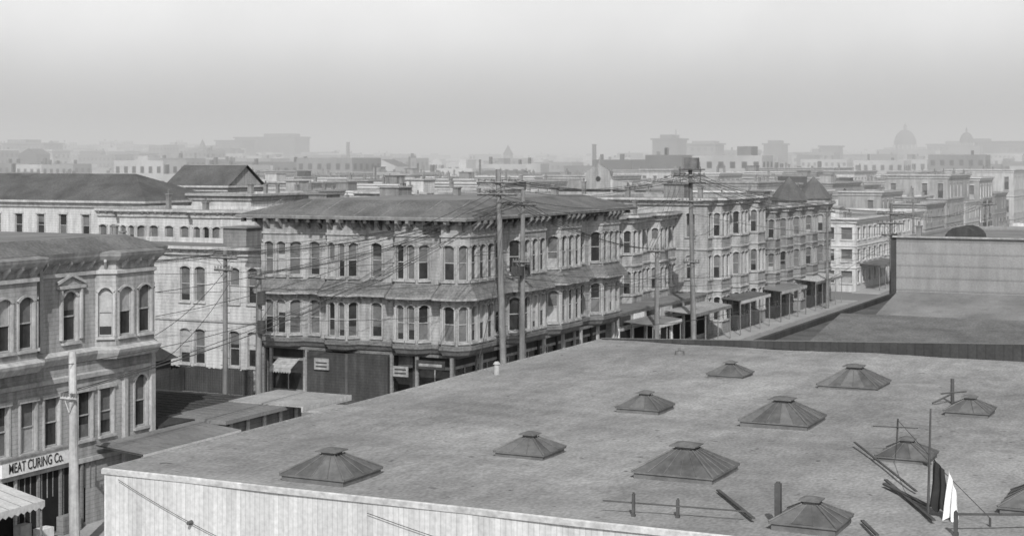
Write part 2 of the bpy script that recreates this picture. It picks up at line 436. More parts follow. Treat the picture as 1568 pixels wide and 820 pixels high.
b = MB(); cyl(b, -29.9, 59.8, ZR - .05, ZR + 0.45, 0.12, 0.12, 'lefttrim'); cyl(b, -29.9, 59.8, ZR + 0.45, ZR + 0.56, 0.17, 0.08, 'lefttrim'); b.make('vent_pipe')
b = MB(); cyl(b, -25.2, 69.6, ZR - .05, ZR + 0.2, 0.25, 0.22, 'skyframe'); cyl(b, -25.2, 69.6, ZR + 0.2, ZR + 0.36, 0.05, 0.05, 'skyframe'); b.make('roof_vent')

def post(x, y, h, r):
    b = MB(); b.hexa([(x - r, y - r), (x + r, y - r), (x + r, y + r), (x - r, y + r)], ZR - 0.05, ZR + h, 'wood')
    b.hexa([(x - r * .6, y - r * .6), (x + r * .6, y - r * .6), (x + r * .6, y + r * .6), (x - r * .6, y + r * .6)], ZR + h, ZR + h + .04, 'wood')
    b.box(x - r * 1.4, x + r * 1.4, y - r * 1.4, y + r * 1.4, ZR - 0.05, ZR + 0.06, 'wood')
    b.make('wooden_post')
post(-11.15, 37.95, 1.05, 0.075); post(-14.75, 37.3, 0.58, 0.035); post(-13.7, 37.7, 0.45, 0.035); post(-7.0, 38.9, 0.55, 0.045)
def board(a, b2, w=0.07, name='loose_board', t=None):
    t = t or w * .4
    A = Vector(a); Bv = Vector(b2); d = (Bv - A).normalized(); s = d.cross(Vector((0, 0, 1))).normalized() * w; u = s.cross(d).normalized() * t
    b = MB(); q0 = [A - s - u, A + s - u, A + s + u, A - s + u]; q1 = [p_ + (Bv - A) for p_ in q0]
    b.face(q0, 'wood'); b.face(q1[::-1], 'wood')
    for i in range(4): b.face([q0[i], q1[i], q1[(i + 1) % 4], q0[(i + 1) % 4]], 'wood')
    b.make(name)
board((-13.7, 40.9, 8.1), (-11.8, 38.0, 8.1), 0.05)
board((-12.0, 49.3, 8.2), (-8.8, 43.1, 8.1), 0.035)
board((-9.9, 44.3, 8.1), (-7.7, 39.8, 8.1), 0.05); board((-9.8, 43.7, 8.1), (-8.1, 41.2, 8.14), 0.06)
board((-15.6, 37.3, 8.33), (-12.0, 38.0, 8.26), 0.018, 'guard_rail', .018)
board((-7.0, 38.9, 8.5), (-4.0, 41.0, 8.35), 0.025, 'guard_rail', .025)
board((-9.3, 39.0, 8.1), (-8.6, 37.6, 8.1), 0.045); board((-10.9, 48.9, 8.1), (-9.2, 47.1, 8.12), 0.045)
g = G('clothes_line', (-8.0, 40.6, ZR))
g['line_post'].tube((-8.0, 40.6, ZR - .05), (-7.93, 40.6, ZR + 2.75), 0.04, 0.025, 'wood', 6)
g['line_post_far'].tube((-10.6, 48.9, ZR - .05), (-10.55, 48.9, ZR + 1.1), 0.03, 0.03, 'wood', 6)
g['line_post_far'].tube((-11.2, 48.4, ZR + 0.9), (-10.0, 49.2, ZR + .8), 0.02, 0.02, 'wood', 6)
g['line_post_right'].tube((-6.4, 40.2, ZR - .05), (-6.4, 40.2, ZR + 0.2), 0.03, 0.03, 'wood', 6)
g['line'].tube((-7.95, 40.6, ZR + 1.55), (-10.55, 48.9, ZR + 1.05), 0.012, 0.012, 'wire', 4)
g['line'].tube((-7.95, 40.6, ZR + 1.5), (-6.4, 40.2, ZR + 0.2), 0.012, 0.012, 'wire', 4)
def hang(mb, x0, y0, x1, y1, zt, zb, m, wav, seed, zt1=None, taper=0.0):
    zt1 = zt if zt1 is None else zt1
    nu, nv = 16, 14; P = {}
    for i in range(nu + 1):
        for j in range(nv + 1):
            u, v = i / nu, j / nv
            uu = 0.5 + (u - 0.5) * (1 - taper * (1 - v)) + .08 * noise.noise(Vector((v * 3, seed, 1)))
            x = x0 + (x1 - x0) * uu; y = y0 + (y1 - y0) * uu
            ztp = zt + (zt1 - zt) * u
            z = ztp + (zb - ztp) * v + 0.16 * v * noise.noise(Vector((u * 4, seed, 0)))
            o = wav * (0.3 + v) * math.sin(u * 13 + seed + v * 1.5)
            P[i, j] = (x + o * 0.3, y + o, z)
    for i in range(nu):
        for j in range(nv):
            mb.face([P[i, j], P[i, j + 1], P[i + 1, j + 1], P[i + 1, j]], m)
hang(g['dark_coat'], -7.97, 40.6, -7.45, 40.43, ZR + 1.5, ZR + 0.2, 'darkcloth', 0.05, 1.0, ZR + 1.25, 0.45)
hang(g['white_sheet'], -7.58, 40.42, -7.12, 40.28, ZR + 1.3, ZR - 0.0, 'cloth', 0.06, 2.3, ZR + 0.7, 0.55)
g.done()
g = G('vent_stack', (-10.9, 59.9, ZR))
g['pipe'].tube((-10.9, 59.9, ZR - .05), (-10.9, 59.9, ZR + 0.95), 0.07, 0.07, 'wood', 8)
g['arm'].tube((-11.3, 59.7, ZR + 0.4), (-10.4, 60.0, ZR + 0.5), 0.03, 0.03, 'wood', 6)
g['arm'].tube((-11.5, 59.2, ZR + 0.1), (-10.9, 59.9, ZR + 0.4), 0.03, 0.03, 'wood', 6)
g.done()
b = MB()
def wire(mb, a, c, sag, r=0.02, n=10, m='wire'):
    a = Vector(a); c = Vector(c); pp = a
    for i in range(1, n + 1):
        t = i / n; q = a.lerp(c, t); q.z -= sag * 4 * t * (1 - t)
        mb.tube(pp, q, r, r, m, 3, caps=False); pp = q
wire(b, (-30.5, 36.2, 7.75), (-22.5, 36.2, 5.5), 0.3, 0.012); wire(b, (-22, 36.2, 7.6), (-12, 36.2, 6.2), 0.2, 0.012)
b.tube((-27.9, 36.28, 6.75), (-27.9, 36.1, 6.75), .07, .05, 'wood', 8)
b.make('slack_wire')

# ------------------------------------------------------------ main three storey bay-windowed hotel
g = G('bay_window_hotel', (-58, 108, 0))
poly = [(-66, 94), (-65.3, 93.15), (-63.2, 93.15), (-62.4, 94), (-60.5, 94), (-59.9, 93.15), (-58.3, 93.15), (-57.7, 94), (-55.0, 94), (-54.4, 93.15), (-52.7, 93.15), (-52.0, 94),
        (-51.3, 94), (-50.9, 93.35), (-49.7, 93.35), (-49.1, 94.1), (-49.1, 97.8), (-50, 98.7), (-50, 101.6), (-49.15, 102.5), (-49.15, 106.5), (-50, 107.4), (-50, 108.3), (-49.15, 109.2), (-49.15, 113.0), (-50, 113.9), (-50, 116.6), (-49.15, 117.5), (-49.15, 121.1), (-50, 122.0), (-50, 122.6)]
cnt = [1, 2, 1, 1, 1, 2, 1, 1, 1, 2, 1, 0, 1, 1, 1, 3, 1, 1, 1, 3, 1, 0, 1, 3, 1, 1, 1, 3, 1, 0]
for i in range(len(poly) - 1):
    a, c = poly[i], poly[i + 1]
    w3 = floorwins(a, c, cnt[i], 0.84, 9.05, 11.45, 0.16) if cnt[i] else []
    w2 = floorwins(a, c, cnt[i], 0.84, 4.9, 7.3, 0.16) if cnt[i] else []
    wall(g, a, c, 4.3, 8.3, w2, 'main'); wall(g, a, c, 8.3, 13.1, w3, 'main')
for (a, c) in (((-50, 122.6), (-66, 122.6)), ((-66, 122.6), (-66, 94))):
    wall(g, a, c, 0, 13.1, [], 'main')
sweep(g['skirt_roof'], poly, [(0.0, 7.85), (0.65, 7.75), (0.68, 7.9), (0.04, 8.75), (0.0, 8.75)], ['maintrim', 'maintrim', 'skirt', 'skirt'])
sweep(g['cove'], poly, [(0.0, 4.62), (0.16, 4.58), (0.16, 4.35), (0.05, 4.25), (-0.1, 4.0), (-0.5, 3.8)], 'skirt')
sweep(g['frieze'], poly, [(0.0, 12.0), (0.1, 12.0), (0.1, 12.12), (0.0, 12.12)], 'maintrim')
rect = [(-66, 94), (-50, 94), (-50, 122.6), (-66, 122.6)]
EV = 13.1
top = sweep(g['roof'], rect, [(0.0, EV), (1.35, EV), (1.38, EV + 0.16), (1.3, EV + 0.24), (-2.2, EV + 1.3)], ['dim', 'dim', 'dim', 'mainroof'], closed=True)
g['roof'].face(top, 'roof_m')
for i in range(len(poly) - 1):
    L = seg(poly[i], poly[i + 1])[0]
    n = 2 if L > 1.4 else 1
    if L > 2.6: n = 4
    brackets(g['brackets'], poly[i], poly[i + 1], EV - 0.01, L / n * 0.999, 0.6, 0.75, 'dim', 0.2)
    if L > 0.8:
        brackets(g['corbels'], poly[i], poly[i + 1], 7.73, L / n * 0.999, 0.45, 0.38, 'maintrim', 0.12)
for k in range(20):
    x = -66.9 + k * 0.93; g['rafter_tails'].box(x, x + 0.22, 92.7, 93.05, EV - 0.26, EV - 0.02, 'dark')
for k in range(32):
    y = 93.4 + k * 0.93; g['rafter_tails'].box(-49.1, -48.72, y, y + 0.22, EV - 0.26, EV - 0.02, 'dark')
for k in range(7):
    x = -65.5 + k * 2.6 + random.uniform(-.3, .3); g['roof_flashing'].tube((x, 92.85, EV + .27), (x, 96.1, EV + 1.29), .03, .03, 'dim', 4)
g['soffit'].box(-65.9, -49.9, 94.05, 122.5, 3.72, 3.92, 'skirt')
ry, rx = 94.9, -50.9
def shop(part, p0, p1, bays, dk='black'):
    L, d, n = seg(p0, p1)
    def P(a, o, z): return (p0[0] + d[0] * a + n[0] * o, p0[1] + d[1] * a + n[1] * o, z)
    def ob(a0, a1, o0, o1, za, zb, m):
        g[part].hexa([P(a0, o1, 0)[:2], P(a1, o1, 0)[:2], P(a1, o0, 0)[:2], P(a0, o0, 0)[:2]], za, zb, m)
    st = L / bays
    for i in range(bays):
        a = i * st
        ob(a, a + 0.3, 0, 0.12, 0.14, 3.7, random.choice(['maintrim', 'dim', 'dark']))
        ob(a + .3, a + st, -0.1, 0, 0.14, 0.7, random.choice(['dim', 'dark', 'dark']))
        g[part].face([P(a + .3, -0.05, .7), P(a + st, -0.05, .7), P(a + st, -0.05, 2.8), P(a + .3, -0.05, 2.8)], 'glass')
        ob(a + st * .55, a + st * .55 + .07, -0.04, 0.02, 0.7, 2.8, 'sash')
        ob(a + .3, a + st, -0.1, 0.03, 2.8, 3.0, 'maintrim')
        ob(a + .3, a + st, -0.1, 0, 3.0, 3.7, random.choice(['dim', 'dark', 'dark']))
shop('shopfronts', (-66, ry), (rx, ry), 5); shop('shopfronts', (rx, ry), (rx, 122.4), 8)
g['dark_boarding'].box(-61.7, -55.1, 93.35, 94.85, 0.14, 3.7, 'dark'); g['dark_boarding'].box(-58.5, -58.3, 93.3, 93.345, 0.14, 3.7, 'wood')
for x in (-65.6, -64.9, -61.85, -54.9, -52.9, -50.2):
    g['posts'].box(x - .1, x + .1, 93.5, 93.7, 0.14, 3.82, 'dim')
for y in (97.5, 101, 104.5, 108, 111.5, 115, 118.5, 121.8):
    g['posts'].box(-50.15, -49.93, y, y + .22, 0.14, 3.82, 'maintrim')
for (x0, x1, z0, z1) in ((-61.0, -59.8, 2.5, 3.3), (-54.6, -53.4, 2.4, 3.1)):
    g['shop_signs'].box(x0, x1, 93.2, 93.29, z0, z1, 'mid')
    for q in range(2): g['shop_signs'].box(x0 + .15, x1 - .15, 93.18, 93.198, z0 + .18 + q * .26, z0 + .28 + q * .26, 'signk')
g['shop_signs'].box(-52.8, -50.6, 93.3, 93.38, 3.0, 3.6, 'dark'); g['shop_signs'].box(-52.6, -50.8, 93.28, 93.298, 3.2, 3.38, 'mid')
def awning(G_, x0, x1, y0, z1, dp, dr, m='canvas'):
    pt = G_['awnings']
    pt.face([(x0, y0, z1), (x0, y0 - dp, z1 - dr), (x1, y0 - dp, z1 - dr), (x1, y0, z1)], m)
    pt.face([(x0, y0 - .01, z1 - .02), (x1, y0 - .01, z1 - .02), (x1, y0 - dp, z1 - dr - .02), (x0, y0 - dp, z1 - dr - .02)], m)
    n = 8
    for i in range(n):
        a, c = x0 + (x1 - x0) * i / n, x0 + (x1 - x0) * (i + 1) / n
        pt.face([(a, y0 - dp, z1 - dr), (a, y0 - dp, z1 - dr - .22), ((a + c) / 2, y0 - dp, z1 - dr - .32), (c, y0 - dp, z1 - dr - .22), (c, y0 - dp, z1 - dr)], m)
awning(g, -64.3, -62.5, 93.6, 3.1, 1.1, 0.6, 'mid')
for (x, y, h) in ((-60, 112, .6), (-54, 118, .5)):
    g['chimneys'].box(x, x + .5, y, y + .5, 14.2, 14.4 + h, 'chim'); g['chimneys'].box(x - .07, x + .57, y - .07, y + .57, 14.4 + h, 14.5 + h, 'chim')
g.done()

# ------------------------------------------------------------ left corner building (butcher)
g = G('butcher_shop_building', (-55, 52, 0))
up = [(-50, 40), (-50, 48.2), (-49.2, 49.0), (-49.2, 53.0), (-50, 53.8), (-50, 57.7), (-49.25, 58.3), (-49.25, 61.1), (-50, 61.7), (-50, 61.9)]
cn = [4, 1, 3, 1, 0, 1, 2, 1, 0]
for i in range(len(up) - 1):
    a, c = up[i], up[i + 1]
    ws = floorwins(a, c, cn[i], 1.0, 8.85, 11.15, 0.25) if cn[i] else []
    if i == 4: ws = [(2.2, 0.95, 8.8, 11.1, 0.3)]
    wall(g, a, c, 8.1, 12.7, ws, 'left', 'lefttrim')
wall(g, (-50, 40), (-50, 61.9), 0.14, 8.1, [(t - 40, 0.95, 4.15, 6.35, 0.0) for t in (43, 45, 47.5, 49, 51.6, 53.3, 54.8, 57.0, 58.5)] + [(21.0, 0.9, 4.15, 6.7, 0.35)], 'left', 'lefttrim')
for (a, c) in (((-50, 61.9), (-64, 61.9)), ((-64, 61.9), (-64, 40)), ((-64, 40), (-50, 40))):
    wall(g, a, c, 0, 12.7, [], 'left', 'lefttrim')
sweep(g['belt'], up, [(-0.3, 7.75), (0.1, 7.8), (0.3, 8.1), (0.35, 8.25), (0.0, 8.4)], 'lefttrim')
sweep(g['belt'], up, [(0, 11.75), (.12, 11.8), (.12, 11.95), (0, 12.0)], 'lefttrim')
sweep(g['belt'], [(-50, 40), (-50, 61.9)], [(0, 6.95), (.14, 7.0), (.16, 7.2), (0, 7.25)], 'lefttrim')
sweep(g['cornice'], up, [(0.0, 12.3), (0.3, 12.45), (0.5, 12.65), (0.52, 12.8), (0.0, 12.9)], ['lefttrim', 'lefttrim', 'dim', 'dim'])
rc = [(-50, 40), (-50, 61.9), (-64, 61.9), (-64, 40)]
tp = sweep(g['roof'], rc, [(0.0, 12.7), (0.5, 12.72), (0.55, 12.9), (-0.9, 13.5)], ['dim', 'dim', 'mainroof'], closed=True)
g['roof'].face(tp, 'roof_m')
for i in range(len(up) - 1):
    L = seg(up[i], up[i + 1])[0]
    if L > 0.8: brackets(g['brackets'], up[i], up[i + 1], 12.5, 0.75, 0.35, 0.5, 'lefttrim', 0.12)
for s in (-1, 1):
    g['pediment'].face([(-49.86, 56.0, 11.95), (-49.86, 56.0 + s * 0.95, 11.55), (-49.86, 56.0 + s * 0.95, 11.42), (-49.86, 56.0, 11.8)], 'lefttrim')
    g['pediment'].face([(-49.86, 56.0, 11.95), (-49.86, 56.0 + s * 0.95, 11.55), (-50, 56.0 + s * 0.95, 11.55), (-50, 56.0, 11.95)], 'lefttrim')
    g['pediment'].box(-49.99, -49.84, 56.0 + s * .66 - .06, 56.0 + s * .66 + .06, 8.9, 11.2, 'lefttrim')
g['pediment'].box(-49.99, -49.8, 55.1, 56.9, 11.24, 11.38, 'lefttrim')
g['pilasters'].box(-49.99, -49.8, 61.6, 61.9, 0.2, 7.7, 'lefttrim')
g['pilasters'].box(-49.99, -49.8, 59.6, 59.85, 0.2, 7.0, 'lefttrim')
g['pilasters'].box(-49.99, -49.85, 53.9, 54.1, 8.5, 12.3, 'lefttrim')
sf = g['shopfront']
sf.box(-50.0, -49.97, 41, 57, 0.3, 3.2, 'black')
for k in range(12):
    y = 41 + k * 1.42
    sf.box(-49.965, -49.85, y, y + 0.13, 0.16, 3.2, 'light' if k % 4 == 0 else 'dim')
    for q in range(3):
        sf.box(-49.96, -49.93, y + .3 + q * .36, y + .34 + q * .36, 1.9 if k % 2 else .4, 3.1, 'dim')
sf.box(-49.96, -49.8, 41, 61.5, 3.1, 3.3, 'lefttrim')
sf.box(-49.9, -49.5, 52.3, 53.0, 0.16, 1.1, 'lefttrim'); sf.box(-49.9, -49.5, 55.0, 56.2, 0.16, 0.95, 'dim'); sf.box(-49.9, -49.4, 53.5, 54.3, 0.16, 0.7, 'signw')
g['sign_board'].box(-49.72, -49.6, 51.3, 55.5, 3.35, 4.02, 'signw')
g['sign_board'].box(-49.75, -49.56, 51.2, 55.6, 4.025, 4.12, 'dim')
e = g.done()
cu = bpy.data.curves.new('sign_lettering', 'FONT'); cu.body = 'MEAT CURING Co.'; cu.size = 0.62; cu.extrude = 0.008; cu.align_x = 'CENTER'; cu.align_y = 'CENTER'; cu.offset = 0.006
t = bpy.data.objects.new('sign_lettering', cu); COL.objects.link(t); cu.materials.append(M['signk'])
t.parent = e; t.matrix_parent_inverse = Matrix.Translation(-Vector((-55, 52, 0)))
t.location = (-49.585, 53.4, 3.68); t.rotation_euler = (math.radians(90), 0, math.radians(90)); t.scale = (0.66, 1.0, 1)

def walk_awning(x0, x1, y0, y1, zi, zo, m='roof_l', val='canvas'):
    g = G('pavement_awning', (x1, (y0 + y1) / 2, 0))
    c = g['canopy']
    c.face([(x0, y0, zi), (x1, y0, zo), (x1, y1, zo), (x0, y1, zi)], m)
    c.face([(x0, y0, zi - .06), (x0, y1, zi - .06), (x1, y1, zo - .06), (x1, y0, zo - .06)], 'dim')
    n = int((y1 - y0) / 0.35)
    for i in range(n):
        a, e = y0 + (y1 - y0) * i / n, y0 + (y1 - y0) * (i + 1) / n
        g['scalloped_valance'].face([(x1, a, zo), (x1, a, zo - .25), (x1, (a + e) / 2, zo - .36), (x1, e, zo - .25), (x1, e, zo)], val)
        if i % 2: g['board_seams'].tube((x0, a, zi + .01), (x1, a, zo + .01), .012, .012, 'dim', 3)
    k = max(2, int((y1 - y0) / 3) + 1)
    for i in range(k):
        y = y0 + .1 + (y1 - y0 - .2) * i / (k - 1)
        g['posts'].tube((x1 - .12, y, 0.14), (x1 - .12, y, zo - .08), .06, .05, 'dim', 8)
    g.done()
walk_awning(-49.8, -46.9, 57.4, 65.0, 3.85, 3.6, 'roof_m'); walk_awning(-49.4, -46.9, 41.5, 51.0, 3.25, 2.75, 'canvas')

g = G('low_shop', (-54, 68, 0))
g['walls'].box(-60, -48.6, 62.5, 73, 0, 3.7, 'dim')
g['roof'].box(-60.2, -51.8, 62.45, 73.2, 3.71, 3.84, 'parapet'); g['roof'].box(-51.79, -48.0, 65.2, 73.3, 3.72, 3.92, 'roof_m'); g['roof'].box(-51.79, -49.9, 62.46, 65.15, 3.72, 3.9, 'parapet')
g['eave_roof'].hexa([(-51.7, 70.5), (-46.8, 70.5), (-46.8, 75.2), (-51.7, 75.2)], 3.93, 4.0, 'roof_l')
g['eave_roof'].box(-46.9, -46.78, 70.4, 75.3, 3.7, 3.99, 'light')
for k in range(11): g['roof_battens'].box(-51.7, -48.05, 65.6 + k * .7, 65.63 + k * .7, 3.921, 3.935, 'dim')
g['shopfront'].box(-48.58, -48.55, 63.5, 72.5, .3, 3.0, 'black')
for k in range(7): g['shopfront'].box(-48.54, -48.44, 63.2 + k * 1.5, 63.4 + k * 1.5, .14, 3.6, 'light')
for k in range(14): g['roof_battens'].box(-60.1, -51.85, 62.8 + k * .75, 62.86 + k * .75, 3.845, 3.88, 'wood')
g.done()

# ------------------------------------------------------------ generic house builder
def house(name, x0, x1, y0, y1, h, wm, tm, fl, roof='flat', rm='roof_m', nfx=None, nfy=None, z0=0, lite=False, arch=0.16, single=False, ww=0.9, cor=0.55, rise=None, brk=False, bays_y=(), bays_x=(), xwins=None):
    g = S1(name) if single else G(name, ((x0 + x1) / 2, (y0 + y1) / 2, z0))
    fh = (h - 0.9 - 0.3) / fl
    def wins(L, n):
        o = []
        for f in range(fl):
            zb = z0 + 0.3 + f * fh + fh * 0.3; zt = z0 + 0.3 + f * fh + fh * 0.86
            for i in range(n):
                if lite and random.random() < .12: continue
                o.append(((i + .5) * L / n, ww, zb, zt, arch))
        return o
    px = [(x0, y0)]
    for b_ in bays_x: px += [(b_[0], y0), (b_[0] + .6, y0 - .75), (b_[1] - .6, y0 - .75), (b_[1], y0)]
    px.append((x1, y0))
    py = [(x1, y0)]
    for b_ in bays_y: py += [(x1, b_[0]), (x1 + .75, b_[0] + .6), (x1 + .75, b_[1] - .6), (x1, b_[1])]
    py.append((x1, y1))
    for pl, nf, bl in ((px, nfx, bays_x), (py, nfy, bays_y)):
        for i in range(len(pl) - 1):
            L = seg(pl[i], pl[i + 1])[0]
            if L < 0.05: continue
            if not bl: n = nf if nf is not None else max(1, int(L / 2.6))
            else: n = 1 if L < 1.7 else (2 if L < 3.2 else 3)
            if L < 0.6: n = 0
            ws = wins(L, n) if n else []
            mw = L / max(n, 1) * 0.7
            ws = [(a, min(w_, mw), c, d_, e_) for a, w_, c, d_, e_ in ws]
            if xwins and pl is px:
                ws = []
                for f in range(fl):
                    zb = z0 + 0.3 + f * fh + fh * 0.3; zt = z0 + 0.3 + f * fh + fh * 0.86
                    ws += [(xx - x0, ww, zb, zt, arch) for xx in xwins]
            wall(g, pl[i], pl[i + 1], z0 - (2 if z0 else 0), z0 + h, ws, wm, tm, lite=lite)
    wall(g, (x1, y1), (x0, y1), z0, z0 + h, [], wm, tm); wall(g, (x0, y1), (x0, y0), z0 - (2 if z0 else 0), z0 + h, [], wm, tm)
    front = px + py[1:]
    Z = z0 + h
    if cor: sweep(g['cornice'], front, [(0, Z - .75), (cor * .35, Z - .68), (cor * .4, Z - .35), (cor, Z - .22), (cor, Z), (0, Z + .03)], [tm, tm, tm, tm, rm])
    for f in range(1, fl):
        zz = z0 + 0.3 + f * fh
        sweep(g['belt'], front, [(0, zz - .1), (.12, zz - .06), (.14, zz + .08), (0, zz + .12)], tm)
    if brk:
        for i in range(len(front) - 1): brackets(g['brackets'], front[i], front[i + 1], Z - .23, .8, cor * .8, .45, tm, .12)
    rc = [(x0, y0), (x1, y0), (x1, y1), (x0, y1)]
    if roof == 'flat':
        g['roof'].face([(x0, y0, Z - .4), (x1, y0, Z - .4), (x1, y1, Z - .4), (x0, y1, Z - .4)], rm)
        sweep(g['parapet'], rc, [(0, Z), (-.25, Z + 0.0), (-.25, Z - .41)], [tm, wm], closed=True)
        if x1 - x0 > 8 and random.random() < .5:
            cx = random.uniform(x0 + 1.5, x1 - 4); cy = random.uniform(y0 + 2, max(y0 + 2.1, y1 - 4))
            g['stair_bulkhead'].box(cx, cx + 2.2, cy, cy + 2.6, Z - .4, Z + 1.2, random.choice([wm, 'dim', 'dark'])); g['stair_bulkhead'].box(cx - .15, cx + 2.35, cy - .15, cy + 2.75, Z + 1.201, Z + 1.32, rm)
    elif roof == 'hip':
        rise = rise or 2.4
        e = .5; W = x1 - x0; D = y1 - y0; m_ = min(W, D) / 2
        A = (x0 - e, y0 - e, Z); B_ = (x1 + e, y0 - e, Z); C = (x1 + e, y1 + e, Z); D_ = (x0 - e, y1 + e, Z)
        if W >= D: R0 = (x0 + m_, (y0 + y1) / 2, Z + rise); R1 = (x1 - m_, (y0 + y1) / 2, Z + rise)
        else: R0 = ((x0 + x1) / 2, y0 + m_, Z + rise); R1 = ((x0 + x1) / 2, y1 - m_, Z + rise)
        r = g['roof']
        if W >= D:
            r.face([A, B_, R1, R0], rm); r.face([B_, C, R1], rm); r.face([C, D_, R0, R1], rm); r.face([D_, A, R0], rm)
        else:
            r.face([A, B_, R0], rm); r.face([B_, C, R1, R0], rm); r.face([C, D_, R1], rm); r.face([D_, A, R0, R1], rm)
        r.face([A, D_, C, B_], 'dim')
    elif roof == 'gable':
        rise = rise or 2.2; e = .4; xm = (x0 + x1) / 2
        r = g['roof']
        r.face([(x0 - e, y0 - e, Z - .15), (xm, y0 - e, Z + rise), (xm, y1 + e, Z + rise), (x0 - e, y1 + e, Z - .15)], rm)
        r.face([(xm, y0 - e, Z + rise), (x1 + e, y0 - e, Z - .15), (x1 + e, y1 + e, Z - .15), (xm, y1 + e, Z + rise)], rm)
        for y in (y0, y1): r.face([(x0, y, Z), (x1, y, Z), (xm, y, Z + rise - .1)], wm)
    elif roof == 'gabley':
        rise = rise or 2.2; e = .4; ym = (y0 + y1) / 2
        r = g['roof']
        r.face([(x0 - e, y0 - e, Z - .1), (x1 + e, y0 - e, Z - .1), (x1 + e, ym, Z + rise), (x0 - e, ym, Z + rise)], rm)
        r.face([(x0 - e, ym, Z + rise), (x1 + e, ym, Z + rise), (x1 + e, y1 + e, Z - .1), (x0 - e, y1 + e, Z - .1)], rm)
        for x in (x0, x1): r.face([(x, y0, Z), (x, y1, Z), (x, ym, Z + rise - .1)], wm)
    if roof == 'flat' or (single and random.random() < .5):
        for k in range(random.randint(1, 4)):
            cx = random.uniform(x0 + .8, x1 - 1.4); cy = random.uniform(y0 + 1, y1 - 1.5); ch = random.uniform(.4, 1.2) + (1.2 if roof != 'flat' else 0)
            s_ = random.uniform(.3, .5)
            g['chimneys'].box(cx, cx + s_, cy, cy + s_, Z - .45, Z + ch, 'chim'); g['chimneys'].box(cx - .06, cx + s_ + .06, cy - .06, cy + s_ + .06, Z + ch + .001, Z + ch + .12, 'chim')
            if random.random() < .6: g['chimneys'].tube((cx + s_ / 2, cy + s_ / 2, Z + ch + .12), (cx + s_ / 2, cy + s_ / 2, Z + ch + .5), .09, .09, 'skyframe', 6)
    return g

house('white_frame_house', -88, -66.2, 97, 108, 10.7, 'light', 'lefttrim', 2, ww=.95, xwins=(-86, -83, -80.5, -75.2, -73.8, -70.6, -68.9, -67.2), brk=True).done()
g = G('yard_fence', (-70, 94, 0))
for (a, c) in (((-85, 94.3), (-67, 94.3)), ((-73, 84.5), (-73, 94.2))):
    L, d, n = seg(a, c); k = int(L / .2)
    for i in range(k):
        x, y = a[0] + d[0] * i * .2, a[1] + d[1] * i * .2
        g['boards'].hexa([(x, y), (x + d[0] * .18, y + d[1] * .18), (x + d[0] * .18 - n[0] * .04, y + d[1] * .18 - n[1] * .04), (x - n[0] * .04, y - n[1] * .04)], .1, 1.9 + random.uniform(-.05, .05), 'dark')
g.done()
house('yard_shed', -77.5, -73.4, 86, 93, 2.8, 'dark', 'dim', 1, roof='gable', rm='parapet', rise=.8, nfx=1, nfy=1, cor=0).done()

house('long_roofed_hall', -150, -102, 125, 137, 13.2, 'light', 'lefttrim', 3, roof='hip', rm='roof_d', rise=2.7, nfx=16, ww=1.0, arch=0, cor=.6).done()
house('boarding_house', -95, -78, 110, 120, 13.0, 'light', 'lefttrim', 3, ww=.9, nfx=6, brk=True, cor=.5, rm='roof_m', bays_x=((-92.5, -89.5), (-84.5, -81.4))).done()
house('gabled_house', -118, -109.5, 149, 156, 14.4, 'mid', 'light', 3, roof='gabley', rm='roof_d', rise=2.4).done()
house('frame_tenement', -77, -67, 112, 130, 11.5, 'light', 'lefttrim', 3, rm='roof_m').done()

# ------------------------------------------------------------ row along the street beyond the hotel
house('setback_house', -63, -53.3, 124, 146, 12.3, 'main', 'lefttrim', 3, rm='mainroof', brk=True, cor=.8, bays_y=((126, 129.4), (132, 135.6), (139, 142.5))).done()
g = G('storefront_row', (-51.5, 134, 0))
g['walls'].box(-53.2, -50.2, 122.8, 145.8, 0, 4.2, 'light'); g['roof'].box(-53.25, -50.0, 122.75, 145.85, 4.2, 4.32, 'roof_m')
for k in range(7):
    y = 123.2 + k * 3.25
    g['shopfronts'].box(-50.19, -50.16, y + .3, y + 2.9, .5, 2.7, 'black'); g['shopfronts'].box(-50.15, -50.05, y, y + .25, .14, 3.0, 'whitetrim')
    g['signs'].box(-50.15, -50.08, y + .4, y + 2.8, 3.15, 3.95, random.choice(['signw', 'dim', 'dark', 'lefttrim']))
g.done()
house('bay_flats', -64, -50, 146, 164.5, 13.6, 'mid', 'lefttrim', 3, rm='mainroof', brk=True, cor=.7, nfx=4, bays_y=((147.5, 151.3), (153.6, 157.4), (159.6, 163.4))).done()
g = house('turreted_flats', -63, -50, 164.7, 193, 12.3, 'dim', 'mid', 3, rm='mainroof', brk=True, cor=.6, bays_y=((166, 169), (170.6, 174.2), (176, 179.4), (181.2, 184.8), (186.6, 190.8)))
for yc in (177.7, 188.5):
    K = 10
    ring = [(-50.9 + 2.1 * math.cos(2 * math.pi * i / K), yc + 2.1 * math.sin(2 * math.pi * i / K)) for i in range(K)]
    g['turret_drums'].hexa(ring, 12.0, 12.7, 'mid')
    prv = [( -50.9 + (p_[0] + 50.9) * 1.12, yc + (p_[1] - yc) * 1.12, 12.7) for p_ in ring]
    for sc_, zz in ((.85, 13.5), (.5, 14.4), (.2, 15.0), (.02, 15.4)):
        nxt = [(-50.9 + (p_[0] + 50.9) * sc_, yc + (p_[1] - yc) * sc_, zz) for p_ in ring]
        for i in range(K):
            j = (i + 1) % K; g['turret_roofs'].face([prv[i], prv[j], nxt[j], nxt[i]], 'roof_d')
        prv = nxt
g.done()
house('white_corner_building', -62, -50, 206, 250, 9.8, 'white', 'whitetrim', 3, rm='roof_l', nfx=5, nfy=14, arch=0, ww=1.5).done()
